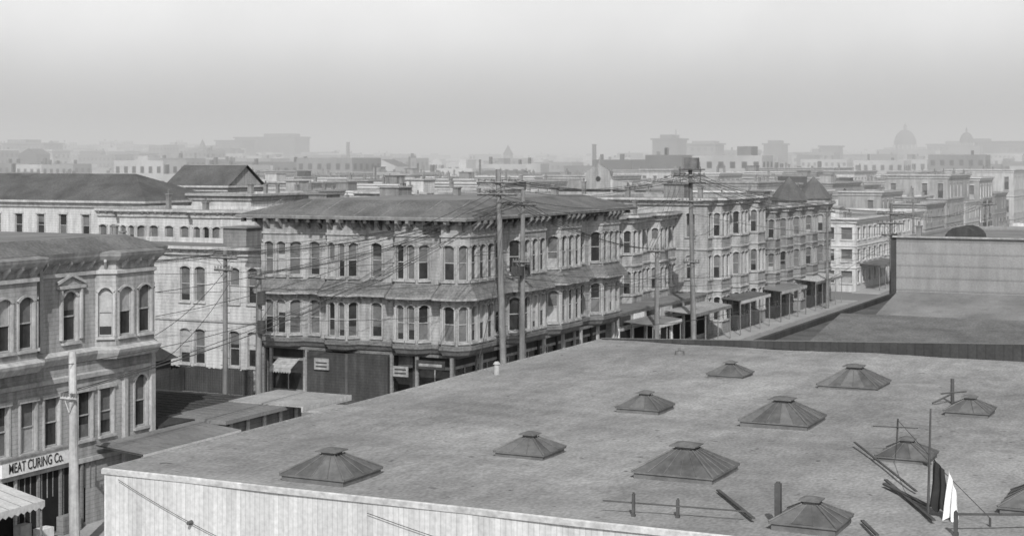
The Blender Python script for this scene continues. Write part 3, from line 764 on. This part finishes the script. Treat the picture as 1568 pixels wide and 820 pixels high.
for (y0, y1, z_, mm_) in ((124, 131, 3.3, 'roof_m'), (134, 145, 3.4, 'roof_l'), (148, 158, 3.5, 'roof_d'), (162, 172, 3.4, 'roof_m'), (176, 188, 3.5, 'canvas'), (208, 222, 3.4, 'roof_d'), (228, 240, 3.4, 'roof_m')):
    walk_awning(-49.95, -47.2, y0, y1, z_ + .25, z_, mm_, random.choice(['canvas', 'light', 'dim']))

# ------------------------------------------------------------ right side of the street
g = G('low_sheds', (-10, 110, 0))
g['walls'].box(-31, 40, 75, 142.9, 0, 4.7, 'dim')
g['flat_roof'].box(-31.2, 40.2, 74.9, 142.95, 4.71, 4.9, 'roof_d')
def gb(x0, x1, y0, y1, z, r, m):
    xm = (y0 + y1) / 2
    g['low_pitch_roofs'].face([(x0, y0, z), (x1, y0, z), (x1, xm, z + r), (x0, xm, z + r)], m)
    g['low_pitch_roofs'].face([(x0, xm, z + r), (x1, xm, z + r), (x1, y1, z), (x0, y1, z)], m)
    g['low_pitch_roofs'].face([(x0, y0, z), (x0, xm, z + r), (x0, y1, z)], 'dark')
gb(-28.5, 39, 104, 122, 4.91, 1.2, 'mainroof'); gb(-28.5, 39, 123, 141, 4.91, 1.4, 'roof_m')
gb(-24, 39, 84, 101, 4.91, 0.9, 'roof_d')
g['parapet'].box(-31.25, -30.9, 75, 142.9, 4.91, 5.3, 'parapet')
g['roof_hatch'].box(-6, -2, 131, 132.6, 6.0, 6.8, 'dim'); g['roof_hatch'].box(-6.1, -1.9, 130.9, 132.7, 6.801, 6.88, 'roof_d')
g.done()
g = house('stucco_warehouse', -31, 30, 143, 172, 10.3, 'grey', 'mid', 1, rm='roof_m', nfx=0, nfy=0, cor=.0)
g['parapet_cap'].box(-31.3, 30.2, 142.75, 143.25, 10.301, 10.45, 'mid')
g['monitors'].box(-14, -8, 150, 156, 9.95, 11.4, 'light'); g['monitors'].box(-14.3, -7.7, 149.7, 156.3, 11.401, 11.55, 'roof_d')
for k in range(5): g['monitors'].box(-13.6 + k * 1.1, -12.9 + k * 1.1, 149.9, 149.98, 10.45, 11.1, 'glass')
for k in range(9):
    t0, t1 = math.pi * k / 9, math.pi * (k + 1) / 9
    g['barrel_vent'].face([(-26 - 1.5 * math.cos(t0), 147, 10.0 + 1.2 * math.sin(t0)), (-26 - 1.5 * math.cos(t1), 147, 10.0 + 1.2 * math.sin(t1)), (-26 - 1.5 * math.cos(t1), 152, 10.0 + 1.2 * math.sin(t1)), (-26 - 1.5 * math.cos(t0), 152, 10.0 + 1.2 * math.sin(t0))], 'dark')
g['barrel_vent'].face([(-26 - 1.5 * math.cos(math.pi * k / 9), 147, 10.0 + 1.2 * math.sin(math.pi * k / 9)) for k in range(10)], 'dark')
g['edge_pilaster'].box(-31.5, -31.02, 143, 143.6, 0, 10.6, 'dark')
g.done()

def tank(x, y, z, r=1.6, h=2.4):
    g = G('water_tank', (x, y, z))
    g['tub'].tube((x, y, z + 1.2), (x, y, z + 1.2 + h), r, r * .95, 'wood', 16)
    g['cap'].tube((x, y, z + 1.2 + h), (x, y, z + 2.1 + h), r * 1.05, .05, 'roof_d', 16)
    for sx in (-1, 1):
        for sy in (-1, 1): g['legs'].tube((x + sx * r * .6, y + sy * r * .6, z), (x + sx * r * .6, y + sy * r * .6, z + 1.2), .1, .1, 'wood', 6)
    g.done()
def billboard(x, y, z, w, h):
    g = G('rooftop_billboard', (x, y, z))
    g['panel'].box(x, x + w, y, y + .1, z + .8, z + .8 + h, 'dark'); g['frame'].box(x - .1, x + w + .1, y - .05, y + .14, z + .8 + h, z + 1.0 + h, 'dim')
    for i in range(4):
        xx = x + .2 + (w - .4) * i / 3; g['struts'].tube((xx, y + .2, z), (xx, y + .2, z + .8 + h), .06, .06, 'wood', 5); g['struts'].tube((xx, y + 1.8, z), (xx, y + .2, z + h), .05, .05, 'wood', 5)
    g['lettering'].box(x + .6, x + w - .6, y - .03, y - .005, z + .8 + h * .35, z + .8 + h * .5, 'dim')
    g.done()

# ------------------------------------------------------------ mid-distance blocks
names = ['frame_house', 'row_house', 'lodging_house', 'commercial_block', 'tenement', 'warehouse_block']
wm_ = ['light', 'mid', 'white', 'dim', 'grey', 'light', 'mid', 'mid', 'dim']
def invis(x, y, m=60):
    X, Y = camf(x, y); return Y > 5 and abs(X) < Y * 0.345 + m * 0.35
def fillblock(xa, xb, ya, yb, hlo, hhi, step_y=(13, 20)):
    y = ya
    while y < yb:
        dy = random.uniform(*step_y); x = xa; dd = dy - random.uniform(1, 4)
        while x < xb:
            wx = min(random.choice([7, 8, 9, 11, 14, 20]), xb - x)
            if wx > 4 and invis(x + wx / 2, y):
                h = random.uniform(hlo, hhi)
                rr = random.random()
                rt = 'flat' if rr < .86 else ('gable' if rr < .91 else ('hip' if rr < .95 else 'gabley'))
                if wx > 12: rt = 'flat'
                if rt != 'flat': h -= 1.8
                wm = random.choice(wm_)
                rm = random.choice(['roof_l', 'roof_m', 'roof_l', 'roof_d']) if rt == 'flat' else random.choice(['roof_d', 'mainroof', 'roof_m'])
                fl = 3 if h > 10 else 2
                house(random.choice(names), x, x + wx - .05, y, y + dd, h, wm, random.choice(['whitetrim', 'lefttrim', 'light', 'mid']), fl, roof=rt, rm=rm, lite=True, single=True, z0=ground_h(x + wx / 2, y + dd / 2), arch=0, cor=random.choice([.3, .5, .5]), nfy=max(2, int(dd / 3)), rise=1.8).done()
            x += wx + random.choice([0, 0, 0, 1.5])
        y += dy
fillblock(-102, -66, 132, 190, 11, 14.0)
fillblock(-190, -122, 165, 200, 11, 14)
fillblock(-64, -50, 252, 330, 10, 13)
fillblock(-150, -64.5, 206, 250, 11.5, 14.5)
fillblock(-210, -50, 262, 330, 11, 15.2, (16, 24))
fillblock(-31, 60, 190, 240, 7.5, 10.5, (18, 26))
fillblock(-31, 90, 252, 330, 9, 12.5, (18, 26))
fillblock(-260, -50, 345, 420, 11, 16, (20, 30))
fillblock(-31, 130, 345, 420, 10, 15, (20, 30))
house('long_white_block', -20, 40, 176, 188, 9.2, 'white', 'whitetrim', 2, rm='roof_l', nfx=22, arch=0, ww=1.3, cor=.4).done()
house('long_white_block', -29, 30, 241, 250, 12.0, 'white', 'whitetrim', 3, rm='roof_l', nfx=20, arch=0, ww=1.3, cor=.4).done()
billboard(-27, 243, 11.7, 5.5, 2.5); billboard(-18, 247, 11.6, 8, 2.6); tank(5, 262, 12.3)
billboard(-75, 255, 12, 5, 2)

def XY(u, D):
    a = (u - 784) / F; return D * (CY * a - SY), D * (SY * a + CY)
g = G('mission_revival_hall', (-80, 190, 0))
cx, cy = -82.5, 196
g['walls'].box(cx - 7, cx + 7, cy, cy + 14, 0, 13.4, 'dim')
pr = [(-7, 13.4), (-4.5, 13.9), (-4.2, 14.4), (-2, 14.8), (-1.6, 16.0), (0, 17.0), (1.6, 16.0), (2, 14.8), (4.2, 14.4), (4.5, 13.9), (7, 13.4)]
g['curved_gable'].face([(cx + a, cy - .3, z) for a, z in pr], 'mid'); g['curved_gable'].face([(cx + a, cy + .3, z) for a, z in reversed(pr)], 'mid')
for i in range(len(pr) - 1):
    (a, z), (c, zz) = pr[i], pr[i + 1]
    g['curved_gable'].face([(cx + a, cy - .3, z), (cx + a, cy + .3, z), (cx + c, cy + .3, zz), (cx + c, cy - .3, zz)], 'dim')
g['round_window'].tube((cx, cy - .34, 14.9), (cx, cy - .31, 14.9), .35, .35, 'glass', 16)
g['pilasters'].box(cx - 2.1, cx - 1.8, cy - .4, cy - .305, 12, 14.8, 'light'); g['pilasters'].box(cx + 1.8, cx + 2.1, cy - .4, cy - .305, 12, 14.8, 'light')
g['finial'].tube((cx, cy, 16.9), (cx, cy, 18.0), .15, .03, 'mid', 6)
g.done()

# ------------------------------------------------------------ distant city on the hills
def windows_quads(mb, x0, x1, y0, z0, z1, nx_, nz_, m='glass'):
    W = (x1 - x0) / nx_; H = (z1 - z0) / nz_
    for i in range(nx_):
        for j in range(nz_):
            a = x0 + (i + .28) * W; z = z0 + (j + .3) * H
            mb.face([(a, y0 - .06, z), (a + W * .44, y0 - .06, z), (a + W * .44, y0 - .06, z + H * .5), (a, y0 - .06, z + H * .5)], m)
def windows_quads_x(mb, x, y0, y1, z0, z1, nx_, nz_, m='glass'):
    W = (y1 - y0) / nx_; H = (z1 - z0) / nz_
    for i in range(nx_):
        for j in range(nz_):
            a = y0 + (i + .28) * W; z = z0 + (j + .3) * H
            mb.face([(x + .06, a, z), (x + .06, a + W * .44, z), (x + .06, a + W * .44, z + H * .5), (x + .06, a, z + H * .5)], m)
dc = MB()
def dbox(x, y, w, d, h, m, win=True):
    z = ground_h(x, y); dc.box(x - w / 2, x + w / 2, y - d / 2, y + d / 2, z - 4, z + h, m)
    if win:
        windows_quads(dc, x - w / 2, x + w / 2, y - d / 2, z + .5, z + h - 1, max(2, int(w / 3)), max(2, int(h / 3.6)), 'fC')
        windows_quads_x(dc, x + w / 2, y - d / 2, y + d / 2, z + .5, z + h - 1, max(2, int(d / 3)), max(2, int(h / 3.6)), 'fC')
r = 440
while r < 2900:
    step = 16 + r * 0.017
    wd = 0.84 * r
    n = int(wd / (13 + r * .004))
    for i in range(n):
        a = -0.42 + 0.84 * (i + random.random() * .8) / n
        D = r + random.uniform(-.5, .5) * step
        x, y = D * (CY * a - SY), D * (SY * a + CY)
        if -49 < x < -32 and y < 1200: continue
        w = random.uniform(8, 24) * (1 + r / 3500); h = random.uniform(7, 12) + (random.random() < .15) * random.uniform(3, 9)
        m = random.choice(['fA', 'fA', 'fA', 'fB', 'fB', 'fC'])
        dbox(x, y, w, random.uniform(9, 18), h, m, r < 1700)
        q = random.random()
        z = ground_h(x, y) + h
        if q < .07 and w < 16:
            dc.face([(x - w / 2, y - 5, z), (x, y - 5, z + 3), (x, y + 6, z + 3), (x - w / 2, y + 6, z)], 'fC'); dc.face([(x, y - 5, z + 3), (x + w / 2, y - 5, z), (x + w / 2, y + 6, z), (x, y + 6, z + 3)], 'fC')
            dc.face([(x - w / 2, y - 5, z), (x + w / 2, y - 5, z), (x, y - 5, z + 3)], m)
        elif q < .55:
            for _ in range(random.randint(1, 3)):
                ox = random.uniform(-w / 2 + .5, w / 2 - 1); dc.box(x + ox, x + ox + random.uniform(.5, 1.2), y - 2, y - .8, z, z + random.uniform(.8, 2.6), 'fC')
        elif q < .75:
            ox = random.uniform(-w / 3, w / 5); dc.box(x + ox, x + ox + w * .2, y - 3, y + 3, z, z + random.uniform(1.4, 2.6), random.choice(['fA', 'fB']))
    r += step
dc.make('distant_city')

def far(name, u, D, w, d, z1, m='hotel', steps=()):
    g = G(name, (*XY(u, D), 0)); x, y = XY(u, D); z = ground_h(x, y) - 5
    g['block'].box(x - w / 2, x + w / 2, y, y + d, z, z1, m)
    nfl = max(3, int((z1 - z - 6) / 4)); windows_quads(g['windows'], x - w / 2, x + w / 2, y, z + 6, z1 - 1, max(4, int(w / 4)), nfl, 'fC')
    windows_quads_x(g['windows'], x + w / 2, y, y + d, z + 6, z1 - 1, max(3, int(d / 4)), nfl, 'fC')
    g['cornice'].box(x - w / 2 - 1, x + w / 2 + 1, y - 1, y + d + 1, z1, z1 + 1.0, m)
    for (sx, sw, sz) in steps: g['penthouse'].box(x + sx - sw / 2, x + sx + sw / 2, y + 2, y + d - 2, z1 + 1.001, z1 + sz, m)
    g.done()
far('hilltop_hotel', 405, 1300, 60, 22, 38, 'fC', ((10, 24, 3.6),)); far('hilltop_annex', 350, 1280, 26, 18, 35, 'fC'); far('hillside_apartments', 308, 1200, 32, 16, 28, 'fB', ((0, 16, 2.6),))
far('hillside_apartments', 35, 1150, 40, 20, 31, 'fB', ((-8, 18, 3.5),)); far('hillside_apartments', 60, 1050, 22, 18, 25, 'fA'); far('hillside_apartments', 150, 1150, 50, 18, 25.5, 'fA', ((10, 12, 2.6),)); far('hillside_apartments', 190, 1050, 26, 18, 23, 'fB')
far('hillside_apartments', 245, 1150, 24, 18, 26, 'fA'); far('hillside_apartments', 485, 1250, 46, 18, 23, 'fB'); far('hillside_apartments', 100, 1200, 26, 18, 23, 'fB')
far('office_block', 1018, 1000, 17, 18, 32, 'fC', ((0, 8, 3.3),)); far('office_block', 1060, 1010, 31, 18, 29, 'fB', ((6, 14, 2.4),))
far('office_block', 1135, 1100, 13, 16, 25, 'fB'); far('office_block', 1183, 1100, 13, 16, 30, 'fC', ((0, 8, 3.1),)); far('office_block', 1235, 1100, 17, 18, 24, 'fB'); far('office_block', 1268, 1150, 13, 18, 29, 'fC')
far('office_block', 1310, 1200, 23, 18, 23, 'fB'); far('office_block', 1455, 1200, 35, 18, 31, 'fB', ((4, 16, 3),)); far('office_block', 1520, 1200, 52, 22, 33, 'fC', ((-14, 20, 3),)); far('office_block', 1570, 1150, 34, 22, 30, 'fB')
def dome(name, u, D, r, zb, zt, base_w):
    x, y = XY(u, D); g = G(name, (x, y, 0)); z0 = ground_h(x, y) - 4
    g['base_block'].box(x - base_w / 2, x + base_w / 2, y - base_w / 3, y + base_w / 3, z0, zb - (zt - zb) * .25, 'fB')
    zd = zb
    g['drum'].tube((x, y, zb - (zt - zb) * .3), (x, y, zd), r * .98, r * .95, 'fB', 20)
    for i in range(16):
        t = 2 * math.pi * i / 16
        g['drum_columns'].tube((x + r * 1.06 * math.cos(t), y + r * 1.06 * math.sin(t), zb - (zt - zb) * .28), (x + r * 1.06 * math.cos(t), y + r * 1.06 * math.sin(t), zd - .3), r * .06, r * .06, 'fA', 6)
    H = (zt - zb) * .78; K = 8
    for k in range(K):
        t0, t1 = math.pi / 2 * k / K, math.pi / 2 * (k + 1) / K
        g['dome_shell'].tube((x, y, zd + H * math.sin(t0)), (x, y, zd + H * math.sin(t1)), r * math.cos(t0), max(r * math.cos(t1), .1), 'fC', 24, caps=False)
    g['lantern'].tube((x, y, zd + H * .97), (x, y, zt - 1), r * .16, r * .14, 'fB', 8); g['lantern'].tube((x, y, zt - 1), (x, y, zt + 2), r * .16, .05, 'fC', 8)
    g.done()
dome('city_hall_dome', 1386, 1300, 9.1, 32.5, 48.5, 41); dome('synagogue_dome', 1480, 1150, 5.0, 32.3, 42, 21)
def stack(u, D, z1, r, nm='smokestack'):
    x, y = XY(u, D); b = MB(); b.tube((x, y, 0), (x, y, z1), r, r * .75, 'fC', 10); b.tube((x, y, z1), (x, y, z1 + .5), r * .9, r * .9, 'fC', 10); b.make(nm)
for (u, D, z, r_) in ((533, 1000, 30, 1.4), (910, 700, 25, 1.2), (1035, 1000, 38, .3), (627, 600, 19, .5), (968, 480, 17.5, .4), (735, 420, 17.5, .35), (1105, 520, 17, .3), (640, 420, 16.5, .3), (575, 330, 16, .25)):
    stack(u, D, z, r_)
def steeple(u, D, w, zb, zt):
    x, y = XY(u, D); g = G('church_steeple', (x, y, 0)); g['tower'].box(x - w / 2, x + w / 2, y - w / 2, y + w / 2, 0, zb, 'fB'); h = w * .58
    for i, (a, c) in enumerate((((-h, -h), (h, -h)), ((h, -h), (h, h)), ((h, h), (-h, h)), ((-h, h), (-h, -h)))):
        g['spire'].face([(x + a[0], y + a[1], zb), (x + c[0], y + c[1], zb), (x, y, zt)], 'fC')
    g.done()
steeple(310, 1100, 4, 27, 34); steeple(778, 1100, 5, 23, 30)

# ------------------------------------------------------------ utility poles and wires
def pole(x, y, h, r=.19, arms=(), m='pole', lean=(0, 0), ang=0, extra=None):
    g = G('utility_pole', (x, y, 0))
    g['pole_shaft'].tube((x, y, 0), (x + lean[0], y + lean[1], h), r, r * .68, m, 12)
    ca, sa = math.cos(ang), math.sin(ang); out = []
    for k, (za, aw) in enumerate(arms):
        f = za / h; bx, by = x + lean[0] * f, y + lean[1] * f - r
        a = (bx - ca * aw / 2, by - sa * aw / 2, za); c = (bx + ca * aw / 2, by + sa * aw / 2, za)
        g['crossarms'].tube(a, c, .09, .09, m, 4)
        g['braces'].tube((bx - ca * aw * .3, by - sa * aw * .3, za), (bx, by, za - .6), .025, .025, m, 4); g['braces'].tube((bx + ca * aw * .3, by + sa * aw * .3, za), (bx, by, za - .6), .025, .025, m, 4)
        for t in (-.46, -.3, -.14, .14, .3, .46):
            px_, py_ = bx + ca * aw * t, by + sa * aw * t
            g['insulators'].tube((px_, py_, za + .06), (px_, py_, za + .24), .04, .055, 'skyframe', 6)
            out.append((px_, py_, za + .22))
    if extra == 'transformer':
        g['transformer'].box(x - .45, x + .35, y - .75, y - .3, h * .62, h * .62 + .6, 'dark'); g['transformer'].box(x - .3, x + .3, y + .3, y + .7, h * .62, h * .62 + .7, 'dark')
        for q in range(3): g['transformer'].tube((x - .3 + q * .25, y - .78, h * .62 + .1), (x - .3 + q * .25, y - .78, h * .62 + 1.0), .03, .03, 'wood', 4)
    if extra == 'platform':
        g['platform'].box(x - 1.2, x + .9, y - .7, y + .5, h - .2, h - .1, 'wood'); g['lookout_box'].box(x - .8, x + .4, y - .4, y + .3, h - .09, h + .9, 'skyframe')
        for s in (-1.1, .8): g['platform'].tube((x + s, y - .6, h - 1.3), (x + s, y - .6, h + .1), .04, .04, 'wood', 4)
        g['platform'].box(x - 1.25, x + .95, y - .72, y + .5, h - 1.35, h - 1.28, 'wood')
    if extra == 'cans':
        for zz in (.55, .75): g['transformers'].tube((x + .35, y - .2, h * zz), (x + .35, y - .2, h * zz + .9), .28, .28, 'dark', 10)
    k = 0
    while k * .5 + 2.5 < h * .9 and h > 9:
        zz = 2.5 + k * .5; s = 1 if k % 2 else -1; g['climbing_pegs'].tube((x + lean[0] * zz / h, y, zz), (x + lean[0] * zz / h + s * (r + .16), y, zz), .02, .02, 'wire', 4); k += 1
    g.done(); return out
P = {}
P['near'] = pole(-46.5, 52.4, 8.9, .24, ((6.9, .9),), 'poleL', (-.15, 0))
P['a1'] = pole(-46.9, 95.0, 16.6, .25, ((15.7, 3.0), (14.9, 3.0)), 'pole', (-.5, 0))
P['a2'] = pole(-46.2, 96.2, 15.2, .21, ((14.2, 2.2), (10.3, 1.3)), 'pole', (0.1, 0), extra='transformer')
P['b'] = pole(-46.8, 133, 16.6, .26, ((15.9, 3.0), (13.6, 2.2), (8.2, 1.5)), 'pole', (-.35, 0), extra='platform')
P['c'] = pole(-47, 124.2, 10.2, .24, ((9.6, 1.6),), 'pole')
P['d'] = pole(-33, 150, 13.2, .2, ((12.2, 2.6), (11.3, 2.6), (10.2, 1.8)), 'pole')
P['e'] = pole(-63.2, 85.8, 11.2, .2, ((10.7, 2.2), (9.9, 1.5)), 'pole')
P['e2'] = pole(-62.6, 88.8, 9.8, .26, ((9.2, 1.4),), 'pole', extra='cans')
P['f'] = pole(-47, 180, 12.0, .2, ((11.4, 2.0),), 'pole'); P['h'] = pole(-47, 228, 12.0, .2, ((11.4, 2.0),), 'pole')
P['i'] = pole(-33, 205, 12.4, .2, ((11.8, 2.4),), 'pole'); P['j'] = pole(-96, 88, 11, .2, ((10.4, 2.2),), 'pole')
wb = MB()
RW = .02
def link(a, c, sag=.8, k=6, r=RW):
    A, C = P[a], P[c]
    for i in range(min(k, len(A), len(C))): wire(wb, A[i], C[i], sag * random.uniform(.8, 1.25), r)
link('a1', 'b', 1.3, 8); link('b', 'f', 1.3, 5); link('f', 'h', 1.2, 4); link('e', 'j', 1.0, 6); link('e', 'a2', .7, 6)
link('d', 'i', 1.2, 5); link('c', 'b', .4, 3); link('a2', 'c', .8, 4); link('e2', 'a2', .9, 4); link('b', 'd', .8, 4); link('near', 'a2', 1.2, 3)
for i, (a, c, s) in enumerate((((-46.9, 95, 15.5), (-50, 61.8, 10.6), 1.1), ((-46.9, 95, 15.2), (-50, 61.8, 9.4), 1.1), ((-46.5, 52, 8.4), (-46.9, 95, 14.2), 1.6),
                               ((-47, 95, 13.0), (-31, 60, 8.1), .8), ((-47, 95, 12.5), (-63, 86, 10.4), .5), ((-63, 86, 8.8), (-46.5, 96, 9.4), .6), ((-47, 133, 12.5), (-31, 143, 10.6), .6),
                               ((-63, 86, 10.2), (-50, 60, 8.0), .7), ((-96, 88, 8.0), (-46.5, 95, 9.5), 1.1), ((-96, 88, 9.0), (-46.5, 95, 11.0), 1.0), ((-63, 86, 9.0), (-50, 61, 6.6), .7),
                               ((-46.2, 96, 9.6), (-33, 150, 9.4), 1.6), ((-46.2, 96, 9.2), (-33, 150, 8.9), 1.8), ((-47, 180, 11), (-33, 150, 11), .5), ((-46.2, 96, 8.2), (-47, 133, 8.0), .9), ((-46.2, 96, 8.7), (-47, 133, 8.4), 1.1),
                               ((-96, 88, 10.2), (-46.9, 95, 13.6), 1.3), ((-62.6, 88.8, 6.4), (-50, 94, 6.8), .3), ((-62.6, 88.8, 6.0), (-66, 97, 8.8), .2),
                               ((-46.8, 133, 10.5), (-50, 150, 11), .3), ((-33, 150, 8.2), (-50, 170, 9), .5), ((-33, 150, 10), (-30, 75, 8.6), 1.8),
                               ((-46.9, 95, 12.0), (-85, 97, 10.8), .9), ((-46.9, 95, 11.2), (-78, 97, 10), .9))):
    wire(wb, a, c, s, RW)
wb.make('overhead_wires')

# ------------------------------------------------------------ light, sky, haze
sv = Vector((0.44, -0.85, 0.76)).normalized()
el = math.asin(sv.z); az = math.atan2(sv.x, sv.y)
sun = bpy.data.lights.new('sun', 'SUN'); sun.energy = 4.2; sun.angle = math.radians(0.5); sun.color = (1, 0.995, 0.985)
so = bpy.data.objects.new('sun', sun); COL.objects.link(so); so.rotation_euler = sv.to_track_quat('Z', 'Y').to_euler(); so.location = (0, -50, 80)
wd = bpy.data.worlds.new('World'); scene.world = wd; wd.use_nodes = True
nt = wd.node_tree; L = nt.links.new
bg = nt.nodes['Background']; sky = N(nt, 'ShaderNodeTexSky', sky_type='NISHITA'); sky.sun_disc = False; sky.sun_elevation = el; sky.sun_rotation = az
sky.dust_density = 3.0; sky.air_density = 1.5
bw = N(nt, 'ShaderNodeRGBToBW'); L(sky.outputs[0], bw.inputs[0])
tc = N(nt, 'ShaderNodeTexCoord'); sp = N(nt, 'ShaderNodeSeparateXYZ'); L(tc.outputs['Generated'], sp.inputs[0])
cr = N(nt, 'ShaderNodeValToRGB')
el_ = cr.color_ramp.elements; el_[0].position = 0.0; el_[0].color = (.38, .38, .38, 1); el_[1].position = 1.0; el_[1].color = (.24, .24, .24, 1)
for pos, v in ((0.02, .44), (0.04, .53), (0.08, .6), (0.25, .55), (0.5, .33)):
    q = el_.new(pos); q.color = (v, v, v, 1)
L(sp.outputs['Z'], cr.inputs['Fac'])
mu = N(nt, 'ShaderNodeMath', operation='MULTIPLY'); L(bw.outputs[0], mu.inputs[0]); L(cr.outputs[0], mu.inputs[1])
mu3 = N(nt, 'ShaderNodeMath', operation='MULTIPLY'); mu3.inputs[1].default_value = 2.6; L(mu.outputs[0], mu3.inputs[0])
cn_ = N(nt, 'ShaderNodeTexNoise'); cn_.inputs['Scale'].default_value = 9.0; cn_.inputs['Detail'].default_value = 6; L(tc.outputs['Generated'], cn_.inputs['Vector'])
c2 = N(nt, 'ShaderNodeMapRange'); c2.inputs['From Min'].default_value = .3; c2.inputs['From Max'].default_value = .7; c2.inputs['To Min'].default_value = .93; c2.inputs['To Max'].default_value = 1.07; L(cn_.outputs['Fac'], c2.inputs['Value'])
mu2 = N(nt, 'ShaderNodeMath', operation='MULTIPLY'); L(mu3.outputs[0], mu2.inputs[0]); L(c2.outputs[0], mu2.inputs[1])
L(mu2.outputs[0], bg.inputs['Color']); bg.inputs['Strength'].default_value = 0.13

hz = MB(); hz.box(-5000, 5000, 150, 9000, -12, 64, 'dirt')
ho = hz.make('haze'); ho.data.materials.clear()
hm = bpy.data.materials.new('city_haze'); hm.use_nodes = True; hn = hm.node_tree; hn.nodes.clear()
vs = N(hn, 'ShaderNodeVolumeScatter'); vs.inputs['Color'].default_value = (.88, .88, .88, 1); vs.inputs['Density'].default_value = 0.0016; vs.inputs['Anisotropy'].default_value = 0.0
oo = N(hn, 'ShaderNodeOutputMaterial'); hn.links.new(vs.outputs[0], oo.inputs['Volume'])
ho.data.materials.append(hm)

# ------------------------------------------------------------ camera
cam = bpy.data.cameras.new('camera'); co = bpy.data.objects.new('camera', cam); COL.objects.link(co)
co.location = (0, 0, 17); co.rotation_euler = (math.radians(90), 0, math.asin(SY))
cam.sensor_width = 36; cam.lens = 36 * F / 1568; cam.shift_y = -160 / 1568
cam.clip_start = 0.5; cam.clip_end = 20000
cam.dof.use_dof = True; cam.dof.focus_distance = 42; cam.dof.aperture_fstop = 1.8
scene.camera = co
scene.view_settings.view_transform = 'Standard'; scene.view_settings.look = 'None'; scene.view_settings.exposure = 0
